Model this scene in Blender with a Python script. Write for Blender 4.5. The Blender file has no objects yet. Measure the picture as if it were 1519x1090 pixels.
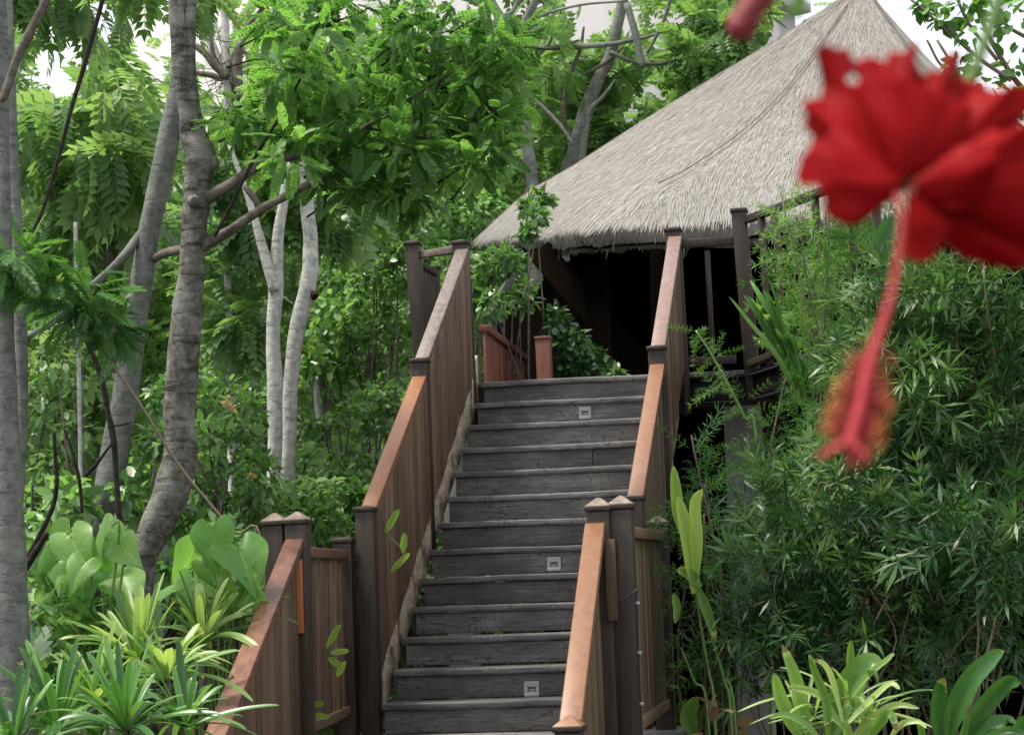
import bpy, math, random
import numpy as np
from mathutils import Vector

random.seed(7)
rng = np.random.default_rng(7)
C = bpy.context.scene.collection
EYE = 1.7

# ------------------------------------------------------------------ camera
F, PITCH, ROLL, YAW = 3292.9, 0.0934, 0.0352, 0.1679
_fw = np.array([-math.sin(YAW)*math.cos(PITCH), math.cos(YAW)*math.cos(PITCH), math.sin(PITCH)])
_rt = np.array([math.cos(YAW), math.sin(YAW), 0.0])
_up = np.cross(_rt, _fw)
RT = math.cos(ROLL)*_rt - math.sin(ROLL)*_up
UP = math.sin(ROLL)*_rt + math.cos(ROLL)*_up


def at(px, py, Y):
    """point of the place at distance Y up the hill, in the direction measured on the photograph"""
    d = F*_fw + (px-759.5)*RT - (py-545)*UP
    return np.array([0, 0, EYE]) + d*(Y/d[1])


def mpp(Y):
    return Y/F/math.cos(YAW)


cam_d = bpy.data.cameras.new('camera')
cam_d.sensor_width = 36
cam_d.lens = 36*F/1519
cam_d.clip_start = 0.05
cam_d.clip_end = 2000
cam_d.dof.use_dof = True
cam_d.dof.focus_distance = 12.0
cam_d.dof.aperture_fstop = 12
cam = bpy.data.objects.new('camera', cam_d)
C.objects.link(cam)
from mathutils import Matrix
cam.matrix_world = Matrix(((RT[0], UP[0], -_fw[0], 0), (RT[1], UP[1], -_fw[1], 0), (RT[2], UP[2], -_fw[2], EYE), (0, 0, 0, 1)))
bpy.context.scene.camera = cam

# ------------------------------------------------------------------ light
SUN_EL, SUN_AZ = math.radians(66), math.radians(255)   # azimuth: direction the light comes from, clockwise from +Y
sc = bpy.context.scene
W = bpy.data.worlds.new('World')
sc.world = W
W.use_nodes = True
nt = W.node_tree
nt.nodes.clear()
out = nt.nodes.new('ShaderNodeOutputWorld')
bg = nt.nodes.new('ShaderNodeBackground')
sky = nt.nodes.new('ShaderNodeTexSky')
sky.sky_type = 'NISHITA'
sky.sun_disc = False
sky.sun_elevation = SUN_EL
sky.sun_rotation = SUN_AZ
tc = nt.nodes.new('ShaderNodeTexCoord')
nz = nt.nodes.new('ShaderNodeTexNoise')
nz.inputs['Scale'].default_value = 3.5
nz.inputs['Detail'].default_value = 8
rp = nt.nodes.new('ShaderNodeValToRGB')
rp.color_ramp.elements[0].position = 0.30
rp.color_ramp.elements[1].position = 0.55
mixc = nt.nodes.new('ShaderNodeMixRGB')
mixc.inputs[2].default_value = (7.4, 7.5, 7.6, 1)
nt.links.new(tc.outputs['Generated'], nz.inputs['Vector'])
nt.links.new(nz.outputs['Fac'], rp.inputs[0])
nt.links.new(rp.outputs[0], mixc.inputs[0])
nt.links.new(sky.outputs[0], mixc.inputs[1])
nt.links.new(mixc.outputs[0], bg.inputs[0])
bg.inputs[1].default_value = 0.10
nt.links.new(bg.outputs[0], out.inputs[0])
sd = bpy.data.lights.new('sun', 'SUN')
sd.energy = 3.2
sd.angle = math.radians(12)
sd.color = (1, 0.94, 0.84)
so = bpy.data.objects.new('sun', sd)
C.objects.link(so)
dirv = Vector((math.sin(SUN_AZ)*math.cos(SUN_EL), math.cos(SUN_AZ)*math.cos(SUN_EL), math.sin(SUN_EL)))
so.rotation_euler = dirv.to_track_quat('Z', 'Y').to_euler()
so.location = (0, 0, 30)
sc.view_settings.view_transform = 'Standard'
sc.view_settings.look = 'None'
sc.view_settings.exposure = 0.85
sc.view_settings.gamma = 1
sc.render.engine = 'CYCLES'
sc.cycles.max_bounces = 6
sc.cycles.diffuse_bounces = 3
sc.cycles.transmission_bounces = 3
sc.cycles.glossy_bounces = 2


# ------------------------------------------------------------------ materials
def new_mat(name):
    m = bpy.data.materials.new(name)
    m.use_nodes = True
    n = m.node_tree
    n.nodes.clear()
    return m, n, n.nodes.new, n.links.new


def ramp(N, cols, pos=None):
    r = N('ShaderNodeValToRGB')
    e = r.color_ramp.elements
    pos = pos or [i/(len(cols)-1) for i in range(len(cols))]
    while len(e) < len(cols):
        e.new(0.5)
    for i, (c, p) in enumerate(zip(cols, pos)):
        e[i].position = p
        e[i].color = (*c, 1)
    return r


def leaf_mat(name, cols, trans=0.3, rough=0.42, spec=0.35, tr_gain=1.5, pos=None):
    m, n, N, L = new_mat(name)
    o = N('ShaderNodeOutputMaterial')
    a = N('ShaderNodeAttribute')
    a.attribute_name = 'tint'
    cols = [tuple(.86*c+.14*(.3*q[0]+.6*q[1]+.1*q[2]) for c in q) for q in cols]   # leaves are greyer than pure green
    r = ramp(N, cols, pos)
    L(a.outputs['Fac'], r.inputs[0])
    p = N('ShaderNodeBsdfPrincipled')
    p.inputs['Roughness'].default_value = rough
    p.inputs['Specular IOR Level'].default_value = spec
    t = N('ShaderNodeBsdfTranslucent')
    g = N('ShaderNodeMixRGB')
    g.blend_type = 'MULTIPLY'
    g.inputs[0].default_value = 1
    g.inputs[2].default_value = (1.12*tr_gain, 1.2*tr_gain, 0.6*tr_gain, 1)
    L(r.outputs[0], p.inputs['Base Color'])
    L(r.outputs[0], g.inputs[1])
    L(g.outputs[0], t.inputs[0])
    mx = N('ShaderNodeMixShader')
    mx.inputs[0].default_value = trans
    L(p.outputs[0], mx.inputs[1])
    L(t.outputs[0], mx.inputs[2])
    L(mx.outputs[0], o.inputs[0])
    return m


def noise_mat(name, cols, scale=(1, 1, 1), nscale=4, detail=6, rough=0.8, bump=0.3, bdist=0.004, spec=0.3, tint=0.0,
              pos=None, dist=0.0, extra=None, rough2=None):
    """procedural noise in object space stretched by scale; 'tint' lets each board differ a little"""
    m, n, N, L = new_mat(name)
    o = N('ShaderNodeOutputMaterial')
    t = N('ShaderNodeTexCoord')
    mp = N('ShaderNodeMapping')
    mp.inputs['Scale'].default_value = scale
    nz = N('ShaderNodeTexNoise')
    nz.inputs['Scale'].default_value = nscale
    nz.inputs['Detail'].default_value = detail
    nz.inputs['Roughness'].default_value = 0.62
    nz.inputs['Distortion'].default_value = dist
    L(t.outputs['Object'], mp.inputs[0])
    a = N('ShaderNodeAttribute')
    a.attribute_name = 'tint'
    off = N('ShaderNodeVectorMath')
    off.operation = 'ADD'
    sc_ = N('ShaderNodeVectorMath')
    sc_.operation = 'SCALE'
    sc_.inputs[0].default_value = (37, 19, 53)
    L(a.outputs['Fac'], sc_.inputs['Scale'])
    L(mp.outputs[0], off.inputs[0])
    L(sc_.outputs[0], off.inputs[1])
    L(off.outputs[0], nz.inputs['Vector'])
    r = ramp(N, cols, pos)
    L(nz.outputs['Fac'], r.inputs[0])
    col = r.outputs[0]
    if tint:
        h = N('ShaderNodeHueSaturation')
        mr = N('ShaderNodeMapRange')
        mr.inputs[3].default_value = 1-tint
        mr.inputs[4].default_value = 1+tint
        L(a.outputs['Fac'], mr.inputs[0])
        L(mr.outputs[0], h.inputs['Value'])
        L(col, h.inputs['Color'])
        col = h.outputs[0]
    bsrc = nz.outputs['Fac']
    if extra:   # second large-scale patchiness (stains, lichen, wear)
        ecol, escale, lo, hi, stretch = extra
        mp2 = N('ShaderNodeMapping')
        mp2.inputs['Scale'].default_value = stretch
        L(t.outputs['Object'], mp2.inputs[0])
        n2 = N('ShaderNodeTexNoise')
        n2.inputs['Scale'].default_value = escale
        n2.inputs['Detail'].default_value = 7
        n2.inputs['Roughness'].default_value = 0.65
        off2 = N('ShaderNodeVectorMath')
        off2.operation = 'ADD'
        L(mp2.outputs[0], off2.inputs[0])
        L(sc_.outputs[0], off2.inputs[1])
        L(off2.outputs[0], n2.inputs['Vector'])
        r2 = ramp(N, [(0, 0, 0), (1, 1, 1)], [lo, hi])
        L(n2.outputs['Fac'], r2.inputs[0])
        mx = N('ShaderNodeMixRGB')
        mx.inputs[2].default_value = (*ecol, 1)
        L(r2.outputs[0], mx.inputs[0])
        L(col, mx.inputs[1])
        col = mx.outputs[0]
    p = N('ShaderNodeBsdfPrincipled')
    p.inputs['Roughness'].default_value = rough
    p.inputs['Specular IOR Level'].default_value = spec
    L(col, p.inputs['Base Color'])
    if bump:
        b = N('ShaderNodeBump')
        b.inputs['Strength'].default_value = bump
        b.inputs['Distance'].default_value = bdist
        L(bsrc, b.inputs['Height'])
        L(b.outputs[0], p.inputs['Normal'])
    L(p.outputs[0], o.inputs[0])
    return m


def plain(name, c, rough=0.5, metal=0, spec=0.5):
    return noise_mat(name, [tuple(x*0.85 for x in c), tuple(min(1, x*1.12) for x in c)], nscale=12, rough=rough, bump=0.05, spec=spec)


def crack_mat(name):
    """grey weathered step boards: grain along the board, flaking paint with curled contour cracks"""
    m, n, N, L = new_mat(name)
    o = N('ShaderNodeOutputMaterial')
    t = N('ShaderNodeTexCoord')
    a = N('ShaderNodeAttribute')
    a.attribute_name = 'tint'
    sc_ = N('ShaderNodeVectorMath'); sc_.operation = 'SCALE'
    sc_.inputs[0].default_value = (37, 19, 53)
    L(a.outputs['Fac'], sc_.inputs['Scale'])

    def tex(scale, ns, detail, distort=0.0, rough=0.6):
        mp = N('ShaderNodeMapping'); mp.inputs['Scale'].default_value = scale
        L(t.outputs['Object'], mp.inputs[0])
        ad = N('ShaderNodeVectorMath'); ad.operation = 'ADD'
        L(mp.outputs[0], ad.inputs[0]); L(sc_.outputs[0], ad.inputs[1])
        z = N('ShaderNodeTexNoise')
        z.inputs['Scale'].default_value = ns; z.inputs['Detail'].default_value = detail
        z.inputs['Distortion'].default_value = distort; z.inputs['Roughness'].default_value = rough
        L(ad.outputs[0], z.inputs['Vector'])
        return z.outputs['Fac']
    grain = tex((1.2, 14, 22), 5, 6)
    blot = tex((1, 1, 2.0), 3.2, 5, 0.6)
    cont = tex((1, 1, 2.2), 4.0, 3, 1.6, 0.5)
    # contour lines of the blotch field = cracks where the paint lifts
    s1 = N('ShaderNodeMath'); s1.operation = 'MULTIPLY'; s1.inputs[1].default_value = 5
    L(cont, s1.inputs[0])
    fr = N('ShaderNodeMath'); fr.operation = 'FRACT'; L(s1.outputs[0], fr.inputs[0])
    sb = N('ShaderNodeMath'); sb.operation = 'SUBTRACT'; sb.inputs[1].default_value = 0.5; L(fr.outputs[0], sb.inputs[0])
    ab = N('ShaderNodeMath'); ab.operation = 'ABSOLUTE'; L(sb.outputs[0], ab.inputs[0])
    line = ramp(N, [(1, 1, 1), (0, 0, 0)], [0.0, 0.085]); L(ab.outputs[0], line.inputs[0])
    msk = ramp(N, [(0, 0, 0), (1, 1, 1)], [0.43, 0.55]); L(blot, msk.inputs[0])
    lm = N('ShaderNodeMath'); lm.operation = 'MULTIPLY'
    L(line.outputs[0], lm.inputs[0]); L(msk.outputs[0], lm.inputs[1])
    base = ramp(N, [(0.080, 0.078, 0.079), (0.145, 0.142, 0.141), (0.215, 0.21, 0.207)], [0.3, 0.5, 0.72]); L(grain, base.inputs[0])
    pat = ramp(N, [(0.62, 0.62, 0.64), (1.35, 1.31, 1.27)], [0.35, 0.68]); L(blot, pat.inputs[0])
    mu = N('ShaderNodeMixRGB'); mu.blend_type = 'MULTIPLY'; mu.inputs[0].default_value = 1
    L(base.outputs[0], mu.inputs[1]); L(pat.outputs[0], mu.inputs[2])
    hv = N('ShaderNodeHueSaturation')
    mr = N('ShaderNodeMapRange'); mr.inputs[3].default_value = 0.8; mr.inputs[4].default_value = 1.2
    L(a.outputs['Fac'], mr.inputs[0]); L(mr.outputs[0], hv.inputs['Value']); L(mu.outputs[0], hv.inputs['Color'])
    mx = N('ShaderNodeMixRGB'); mx.inputs[2].default_value = (0.012, 0.011, 0.011, 1)
    f8 = N('ShaderNodeMath'); f8.operation = 'MULTIPLY'; f8.inputs[1].default_value = 0.8
    L(lm.outputs[0], f8.inputs[0]); L(f8.outputs[0], mx.inputs[0]); L(hv.outputs[0], mx.inputs[1])
    p = N('ShaderNodeBsdfPrincipled')
    p.inputs['Roughness'].default_value = 0.62
    L(mx.outputs[0], p.inputs['Base Color'])
    sm = N('ShaderNodeMath'); sm.operation = 'SUBTRACT'; L(grain, sm.inputs[0]); L(lm.outputs[0], sm.inputs[1])
    b = N('ShaderNodeBump'); b.inputs['Strength'].default_value = 0.5; b.inputs['Distance'].default_value = 0.006
    L(sm.outputs[0], b.inputs['Height']); L(b.outputs[0], p.inputs['Normal'])
    L(p.outputs[0], o.inputs[0])
    return m


def bark_mat(name, dark, mid, light, ringscale=16, spot=0.5, lichen=None, ring=0.6):
    """bark: fine noise, ragged dark rings round the stem and pale lichen patches"""
    m, n, N, L = new_mat(name)
    o = N('ShaderNodeOutputMaterial')
    t = N('ShaderNodeTexCoord')
    z1 = N('ShaderNodeTexNoise'); z1.inputs['Scale'].default_value = 22; z1.inputs['Detail'].default_value = 7
    z1.inputs['Roughness'].default_value = 0.68
    L(t.outputs['Object'], z1.inputs['Vector'])
    r1 = ramp(N, [dark, mid, light], [0.3, 0.5, 0.7]); L(z1.outputs['Fac'], r1.inputs[0])
    mp = N('ShaderNodeMapping'); mp.inputs['Scale'].default_value = (4, 4, ringscale)
    L(t.outputs['Object'], mp.inputs[0])
    z2 = N('ShaderNodeTexNoise'); z2.inputs['Scale'].default_value = 1.6; z2.inputs['Detail'].default_value = 5
    z2.inputs['Roughness'].default_value = 0.6
    L(mp.outputs[0], z2.inputs['Vector'])
    r2 = ramp(N, [(1, 1, 1), (0, 0, 0)], [0.34, 0.47]); L(z2.outputs['Fac'], r2.inputs[0])
    f = N('ShaderNodeMath'); f.operation = 'MULTIPLY'; f.inputs[1].default_value = ring
    L(r2.outputs[0], f.inputs[0])
    m1 = N('ShaderNodeMixRGB'); m1.inputs[2].default_value = (*[x*0.7 for x in dark], 1)
    L(f.outputs[0], m1.inputs[0]); L(r1.outputs[0], m1.inputs[1])
    z3 = N('ShaderNodeTexNoise'); z3.inputs['Scale'].default_value = 4.5; z3.inputs['Detail'].default_value = 6
    L(t.outputs['Object'], z3.inputs['Vector'])
    r3 = ramp(N, [(0, 0, 0), (1, 1, 1)], [0.52, 0.68]); L(z3.outputs['Fac'], r3.inputs[0])
    f3 = N('ShaderNodeMath'); f3.operation = 'MULTIPLY'; f3.inputs[1].default_value = spot
    L(r3.outputs[0], f3.inputs[0])
    m2 = N('ShaderNodeMixRGB'); m2.inputs[2].default_value = (*(lichen or light), 1)
    L(f3.outputs[0], m2.inputs[0]); L(m1.outputs[0], m2.inputs[1])
    p = N('ShaderNodeBsdfPrincipled'); p.inputs['Roughness'].default_value = 0.9
    p.inputs['Specular IOR Level'].default_value = 0.15
    L(m2.outputs[0], p.inputs['Base Color'])
    ad = N('ShaderNodeMath'); ad.operation = 'SUBTRACT'; L(z1.outputs['Fac'], ad.inputs[0]); L(f.outputs[0], ad.inputs[1])
    b = N('ShaderNodeBump'); b.inputs['Strength'].default_value = 0.6; b.inputs['Distance'].default_value = 0.012
    L(ad.outputs[0], b.inputs['Height']); L(b.outputs[0], p.inputs['Normal'])
    L(p.outputs[0], o.inputs[0])
    return m


M = {}
M['paint'] = noise_mat('brown painted boards', [(0.085, 0.050, 0.029), (0.150, 0.094, 0.058), (0.205, 0.138, 0.088)], (9, 9, 0.7), 4, 6,
                       0.6, 0.3, 0.003, 0.35, 0.32, [0.3, 0.5, 0.75], extra=((0.20, 0.150, 0.105), 2.2, 0.55, 0.8, (1, 1, 0.5)))
M['post'] = noise_mat('dark brown posts', [(0.020, 0.012, 0.008), (0.036, 0.022, 0.015), (0.062, 0.039, 0.027)], (10, 10, 0.8), 4, 6,
                      0.5, 0.2, 0.003, 0.45, 0.15, [0.3, 0.5, 0.75])
M['capwood'] = noise_mat('pale post caps', [(0.10, 0.070, 0.050), (0.21, 0.160, 0.125), (0.40, 0.34, 0.29)], (1, 1, 1), 14, 6, 0.6, 0.2, 0.003, 0.4, 0.1, [0.3, 0.52, 0.75])
M['rail_orange'] = noise_mat('orange brown handrail', [(0.20, 0.080, 0.032), (0.245, 0.102, 0.044), (0.30, 0.135, 0.064)], (8, 0.6, 8), 4, 6,
                             0.42, 0.15, 0.002, 0.5, 0.1, [0.3, 0.5, 0.75], extra=((0.13, 0.06, 0.04), 1.6, 0.58, 0.9, (1, .5, .5)))
M['rail_pink'] = noise_mat('faded pinkish handrail', [(0.195, 0.088, 0.042), (0.235, 0.110, 0.056), (0.28, 0.140, 0.078)], (8, 0.6, 8), 4, 6,
                           0.45, 0.15, 0.002, 0.5, 0.1, [0.3, 0.5, 0.75], extra=((0.24, 0.14, 0.11), 1.6, 0.58, 0.9, (1, .5, .5)))
M['rail_red'] = noise_mat('dark red brown handrail', [(0.12, 0.050, 0.030), (0.18, 0.083, 0.052), (0.26, 0.130, 0.085)], (8, 0.6, 8), 4, 6,
                          0.42, 0.15, 0.002, 0.5, 0.1, [0.3, 0.5, 0.75], extra=((0.055, 0.025, 0.022), 1.8, 0.5, 0.8, (1, .5, .5)))
M['rail_grey'] = noise_mat('greyed handrail', [(0.10, 0.072, 0.062), (0.165, 0.125, 0.108), (0.25, 0.20, 0.175)], (8, 0.6, 8), 4, 6,
                           0.45, 0.15, 0.002, 0.5, 0.1, [0.3, 0.5, 0.75])
M['rail_mauve'] = noise_mat('mauve brown handrail', [(0.18, 0.108, 0.090), (0.235, 0.147, 0.126), (0.29, 0.19, 0.165)], (8, 0.6, 8), 4, 6,
                            0.45, 0.15, 0.002, 0.5, 0.1, [0.3, 0.5, 0.75])
M['redwood'] = noise_mat('red brown boards', [(0.10, 0.034, 0.022), (0.18, 0.066, 0.044), (0.26, 0.11, 0.075)], (9, 9, 0.7), 4, 6,
                         0.55, 0.2, 0.003, 0.35, 0.2, [0.3, 0.5, 0.75])
M['stringer'] = noise_mat('pale flaking stringer', [(0.28, 0.22, 0.16), (0.48, 0.40, 0.31), (0.62, 0.54, 0.44)], (2, 1, 3), 7, 7,
                          0.8, 0.4, 0.005, 0.2, 0.1, [0.3, 0.5, 0.72], extra=((0.13, 0.085, 0.055), 5, 0.53, 0.62, (1, 1, 1)))
M['bright_block'] = noise_mat('new orange timber', [(0.36, 0.12, 0.045), (0.50, 0.19, 0.075)], (9, 9, 0.7), 4, 5, 0.5, 0.1, 0.002)
M['step'] = crack_mat('weathered grey step boards')
M['steel'] = noise_mat('blackened steel', [(0.018, 0.020, 0.024), (0.040, 0.043, 0.050)], (1, 1, 1), 9, 6, 0.5, 0.1, 0.002, 0.5)
M['bolt'] = plain('zinc bolt', (0.5, 0.5, 0.5), 0.35)
M['concrete'] = noise_mat('stained concrete', [(0.13, 0.13, 0.125), (0.22, 0.22, 0.215), (0.32, 0.32, 0.31)], (1, 1, 0.6), 5, 8, 0.9, 0.2, 0.004, 0.2, 0, [0.3, 0.5, 0.75])
M['plastic'] = plain('pale grey plastic', (0.44, 0.47, 0.48), 0.4)
M['dark_plastic'] = plain('dark louvre', (0.10, 0.105, 0.11), 0.4)
M['grey_plastic'] = plain('grey lens', (0.34, 0.37, 0.38), 0.3)
M['soil'] = noise_mat('soil and litter', [(0.012, 0.010, 0.006), (0.035, 0.028, 0.016), (0.07, 0.055, 0.03)], (1, 1, 1), 6, 9, 0.95, 0.5, 0.02, 0.1, 0, [0.3, 0.5, 0.75])
M['shade_timber'] = noise_mat('timber darkened as shade', [(0.003, 0.0022, 0.0016), (0.006, 0.0045, 0.0035)], (8, 8, 0.7), 4, 5, 0.95, 0.2, 0.003, 0.0)  # pavilion frame and floor: interior shade put into the timber colour
M['shade_beam'] = noise_mat('brown beam darkened as shade', [(0.008, 0.0055, 0.0035), (0.015, 0.0105, 0.007)], (8, 8, 0.7), 4, 5, 0.95, 0.2, 0.003, 0.0)  # brown lowered so the beam reads as standing in shade
M['shade_lining'] = noise_mat('near black interior shade', [(0.002, 0.0016, 0.0013), (0.004, 0.003, 0.0025)], (4, 4, 4), 4, 5, 1.0, 0.1, 0.003, 0.0)  # near black stands in for the shade inside and below the deck
M['pale_wall'] = noise_mat('pale render', [(0.50, 0.47, 0.46), (0.64, 0.61, 0.60)], (1, 1, 0.4), 2, 6, 0.9, 0.05, 0.004, 0.2)
M['window'] = plain('window glass', (0.40, 0.43, 0.46), 0.3)
M['thatch_l'] = noise_mat('dry grass thatch', [(0.14, 0.120, 0.09), (0.33, 0.298, 0.252), (0.46, 0.42, 0.375)], (1, 1, 1), 2.2, 6, 0.95, 0.3, 0.01, 0.1, 0.22, [0.3, 0.5, 0.75],
                          extra=((0.395, 0.392, 0.39), 0.7, 0.42, 0.65, (1, 1, 1)))
M['cord'] = plain('weathered pole', (0.22, 0.19, 0.16), 0.8)
M['bark_main'] = bark_mat('ringed brown bark', (0.045, 0.041, 0.034), (0.135, 0.130, 0.113), (0.26, 0.255, 0.235), 18, 0.65, (0.31, 0.31, 0.28), 0.8)
M['bark_grey'] = bark_mat('smooth grey bark', (0.09, 0.097, 0.085), (0.165, 0.172, 0.155), (0.235, 0.242, 0.22), 20, 0.5, (0.30, 0.31, 0.275), 0.45)
M['bark_white'] = bark_mat('pale bark', (0.24, 0.235, 0.21), (0.48, 0.475, 0.44), (0.66, 0.65, 0.61), 16, 0.4, (0.70, 0.69, 0.66), 0.35)
M['bark_dark'] = bark_mat('dark thin bark', (0.014, 0.012, 0.010), (0.032, 0.027, 0.022), (0.06, 0.052, 0.042), 12, 0.2, None, 0.3)
M['bark_mid'] = bark_mat('grey brown bark', (0.06, 0.05, 0.04), (0.13, 0.115, 0.095), (0.22, 0.20, 0.17), 12, 0.3, None, 0.3)
M['lf_canopy'] = leaf_mat('feathery canopy leaves', [(0.045, 0.125, 0.022), (0.090, 0.225, 0.042), (0.165, 0.34, 0.075)], 0.52)
M['lf_fine'] = leaf_mat('fine feathery leaves', [(0.032, 0.11, 0.026), (0.065, 0.19, 0.042), (0.12, 0.28, 0.06)], 0.38)
M['lf_far'] = leaf_mat('far woodland leaves', [(0.075, 0.165, 0.044), (0.14, 0.27, 0.072), (0.24, 0.39, 0.14)], 0.42)
M['lf_shrub'] = leaf_mat('small glossy shrub leaves', [(0.040, 0.118, 0.022), (0.092, 0.225, 0.044), (0.23, 0.41, 0.13)], 0.35, 0.35, 0.5)
M['lf_pale'] = leaf_mat('pale hanging leaves', [(0.075, 0.170, 0.050), (0.145, 0.275, 0.088), (0.26, 0.40, 0.165)], 0.4)
M['lf_bamboo'] = leaf_mat('dark narrow leaves', [(0.010, 0.046, 0.010), (0.034, 0.118, 0.026), (0.145, 0.27, 0.072)], 0.22, 0.4, 0.45, pos=[0, .55, 1])
M['lf_spray'] = leaf_mat('light narrow leaves', [(0.045, 0.14, 0.022), (0.10, 0.25, 0.040), (0.20, 0.38, 0.075)], 0.35)
M['lf_heart'] = leaf_mat('broad heart leaves', [(0.060, 0.20, 0.020), (0.14, 0.35, 0.045), (0.30, 0.50, 0.13)], 0.4, 0.4, 0.4)
M['lf_strap'] = leaf_mat('yellow green strap leaves', [(0.05, 0.14, 0.018), (0.16, 0.32, 0.038), (0.40, 0.52, 0.15), (0.24, 0.15, 0.06)], 0.3, 0.35, 0.45, pos=[0, .45, .9, 1])
M['lf_strapdark'] = leaf_mat('green strap leaves', [(0.022, 0.085, 0.014), (0.060, 0.20, 0.030), (0.17, 0.37, 0.07), (0.24, 0.15, 0.06)], 0.28, 0.3, 0.5, pos=[0, .45, .9, 1])
M['lf_torn'] = leaf_mat('yellowing broad leaf', [(0.07, 0.18, 0.02), (0.20, 0.36, 0.035), (0.38, 0.52, 0.08), (0.30, 0.20, 0.08)], 0.4, 0.4, 0.35, pos=[0, .45, .9, 1])
M['lf_ground'] = leaf_mat('ground cover leaves', [(0.015, 0.055, 0.014), (0.035, 0.11, 0.025), (0.08, 0.19, 0.045)], 0.25)
M['stem_green'] = plain('green stem', (0.14, 0.24, 0.06), 0.5)
M['twig'] = plain('dry twig', (0.17, 0.135, 0.095), 0.9)
M['dry'] = leaf_mat('dry leaves', [(0.16, 0.085, 0.04), (0.30, 0.19, 0.10), (0.42, 0.32, 0.2)], 0.2)
M['yellow'] = leaf_mat('pale yellow blossom', [(0.6, 0.36, 0.14), (0.7, 0.5, 0.2)], 0.2)
M['white_leaf'] = leaf_mat('pale glaring leaves', [(0.5, 0.53, 0.5), (0.7, 0.72, 0.7)], 0.2)
M['stem_pink'] = plain('pink flower column', (0.44, 0.050, 0.060), 0.55, spec=.15)
M['anther'] = plain('orange anther', (0.50, 0.17, 0.03), 0.7)
M['anther_red'] = plain('dark red anther', (0.28, 0.03, 0.035), 0.6)
M['bud'] = plain('dark red bud', (0.22, 0.018, 0.022), 0.5)


def petal_mat():
    m, n, N, L = new_mat('red petal')
    o = N('ShaderNodeOutputMaterial')
    a = N('ShaderNodeAttribute'); a.attribute_name = 'tint'       # across the petal: veins
    w = N('ShaderNodeMath'); w.operation = 'MULTIPLY'; w.inputs[1].default_value = 24
    L(a.outputs['Fac'], w.inputs[0])
    z = N('ShaderNodeTexNoise'); z.noise_dimensions = '1D'; z.inputs['Scale'].default_value = 1; z.inputs['Detail'].default_value = 2
    L(w.outputs[0], z.inputs['W'])
    r = ramp(N, [(0.22, 0.002, 0.004), (0.36, 0.005, 0.007), (0.46, 0.014, 0.018)], [0.3, 0.52, 0.75])
    L(z.outputs['Fac'], r.inputs[0])
    p = N('ShaderNodeBsdfPrincipled'); p.inputs['Roughness'].default_value = 0.55
    p.inputs['Specular IOR Level'].default_value = 0.08
    L(r.outputs[0], p.inputs['Base Color'])
    t = N('ShaderNodeBsdfTranslucent'); t.inputs[0].default_value = (0.42, 0.003, 0.005, 1)
    mx = N('ShaderNodeMixShader'); mx.inputs[0].default_value = 0.35
    L(p.outputs[0], mx.inputs[1]); L(t.outputs[0], mx.inputs[2]); L(mx.outputs[0], o.inputs[0])
    b = N('ShaderNodeBump'); b.inputs['Strength'].default_value = 0.25; b.inputs['Distance'].default_value = 0.0006
    L(z.outputs['Fac'], b.inputs['Height']); L(b.outputs[0], p.inputs['Normal'])
    return m


M['petal'] = petal_mat()


# ------------------------------------------------------------------ mesh helpers
def tag(o, label=None, cat=None, group=None, kind=None):
    if label: o['label'] = label
    if cat: o['category'] = cat
    if group: o['group'] = group
    if kind: o['kind'] = kind
    return o


def thing(name, loc, label, cat, group=None):
    o = bpy.data.objects.new(name, None)
    o.empty_display_size = 0.1
    C.objects.link(o)
    o.location = Vector([float(x) for x in loc])
    return tag(o, label, cat, group)


def link(name, me, mat, parent=None, label=None):
    o = bpy.data.objects.new(name, me)
    if mat is not None and not me.materials:
        for x in (mat if isinstance(mat, (list, tuple)) else [mat]):
            me.materials.append(M[x] if isinstance(x, str) else x)
    C.objects.link(o)
    if parent is not None:
        o.parent = parent
        w = parent.location.copy()
        q = parent.parent
        while q is not None:
            w = w + q.location
            q = q.parent
        o.location = -w          # the mesh is written in world coordinates
    if label:
        o['label'] = label
    return o


def np_mesh(name, V, Fq, tint=None, smooth=False):
    V = np.asarray(V, dtype=np.float32)
    Fq = np.asarray(Fq, dtype=np.int32)
    me = bpy.data.meshes.new(name)
    me.vertices.add(len(V))
    me.vertices.foreach_set('co', V.ravel())
    k = Fq.shape[1]
    me.loops.add(Fq.size)
    me.loops.foreach_set('vertex_index', Fq.ravel())
    me.polygons.add(len(Fq))
    me.polygons.foreach_set('loop_start', np.arange(0, Fq.size, k, dtype=np.int32))
    me.polygons.foreach_set('loop_total', np.full(len(Fq), k, dtype=np.int32))
    if smooth:
        me.polygons.foreach_set('use_smooth', np.ones(len(Fq), dtype=bool))
    if tint is not None:
        a = me.attributes.new('tint', 'FLOAT', 'POINT')
        a.data.foreach_set('value', np.asarray(tint, dtype=np.float32))
    me.update(calc_edges=True)
    return me


def nrm(v):
    return v/np.maximum(np.linalg.norm(v, axis=-1, keepdims=True), 1e-9)


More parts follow.
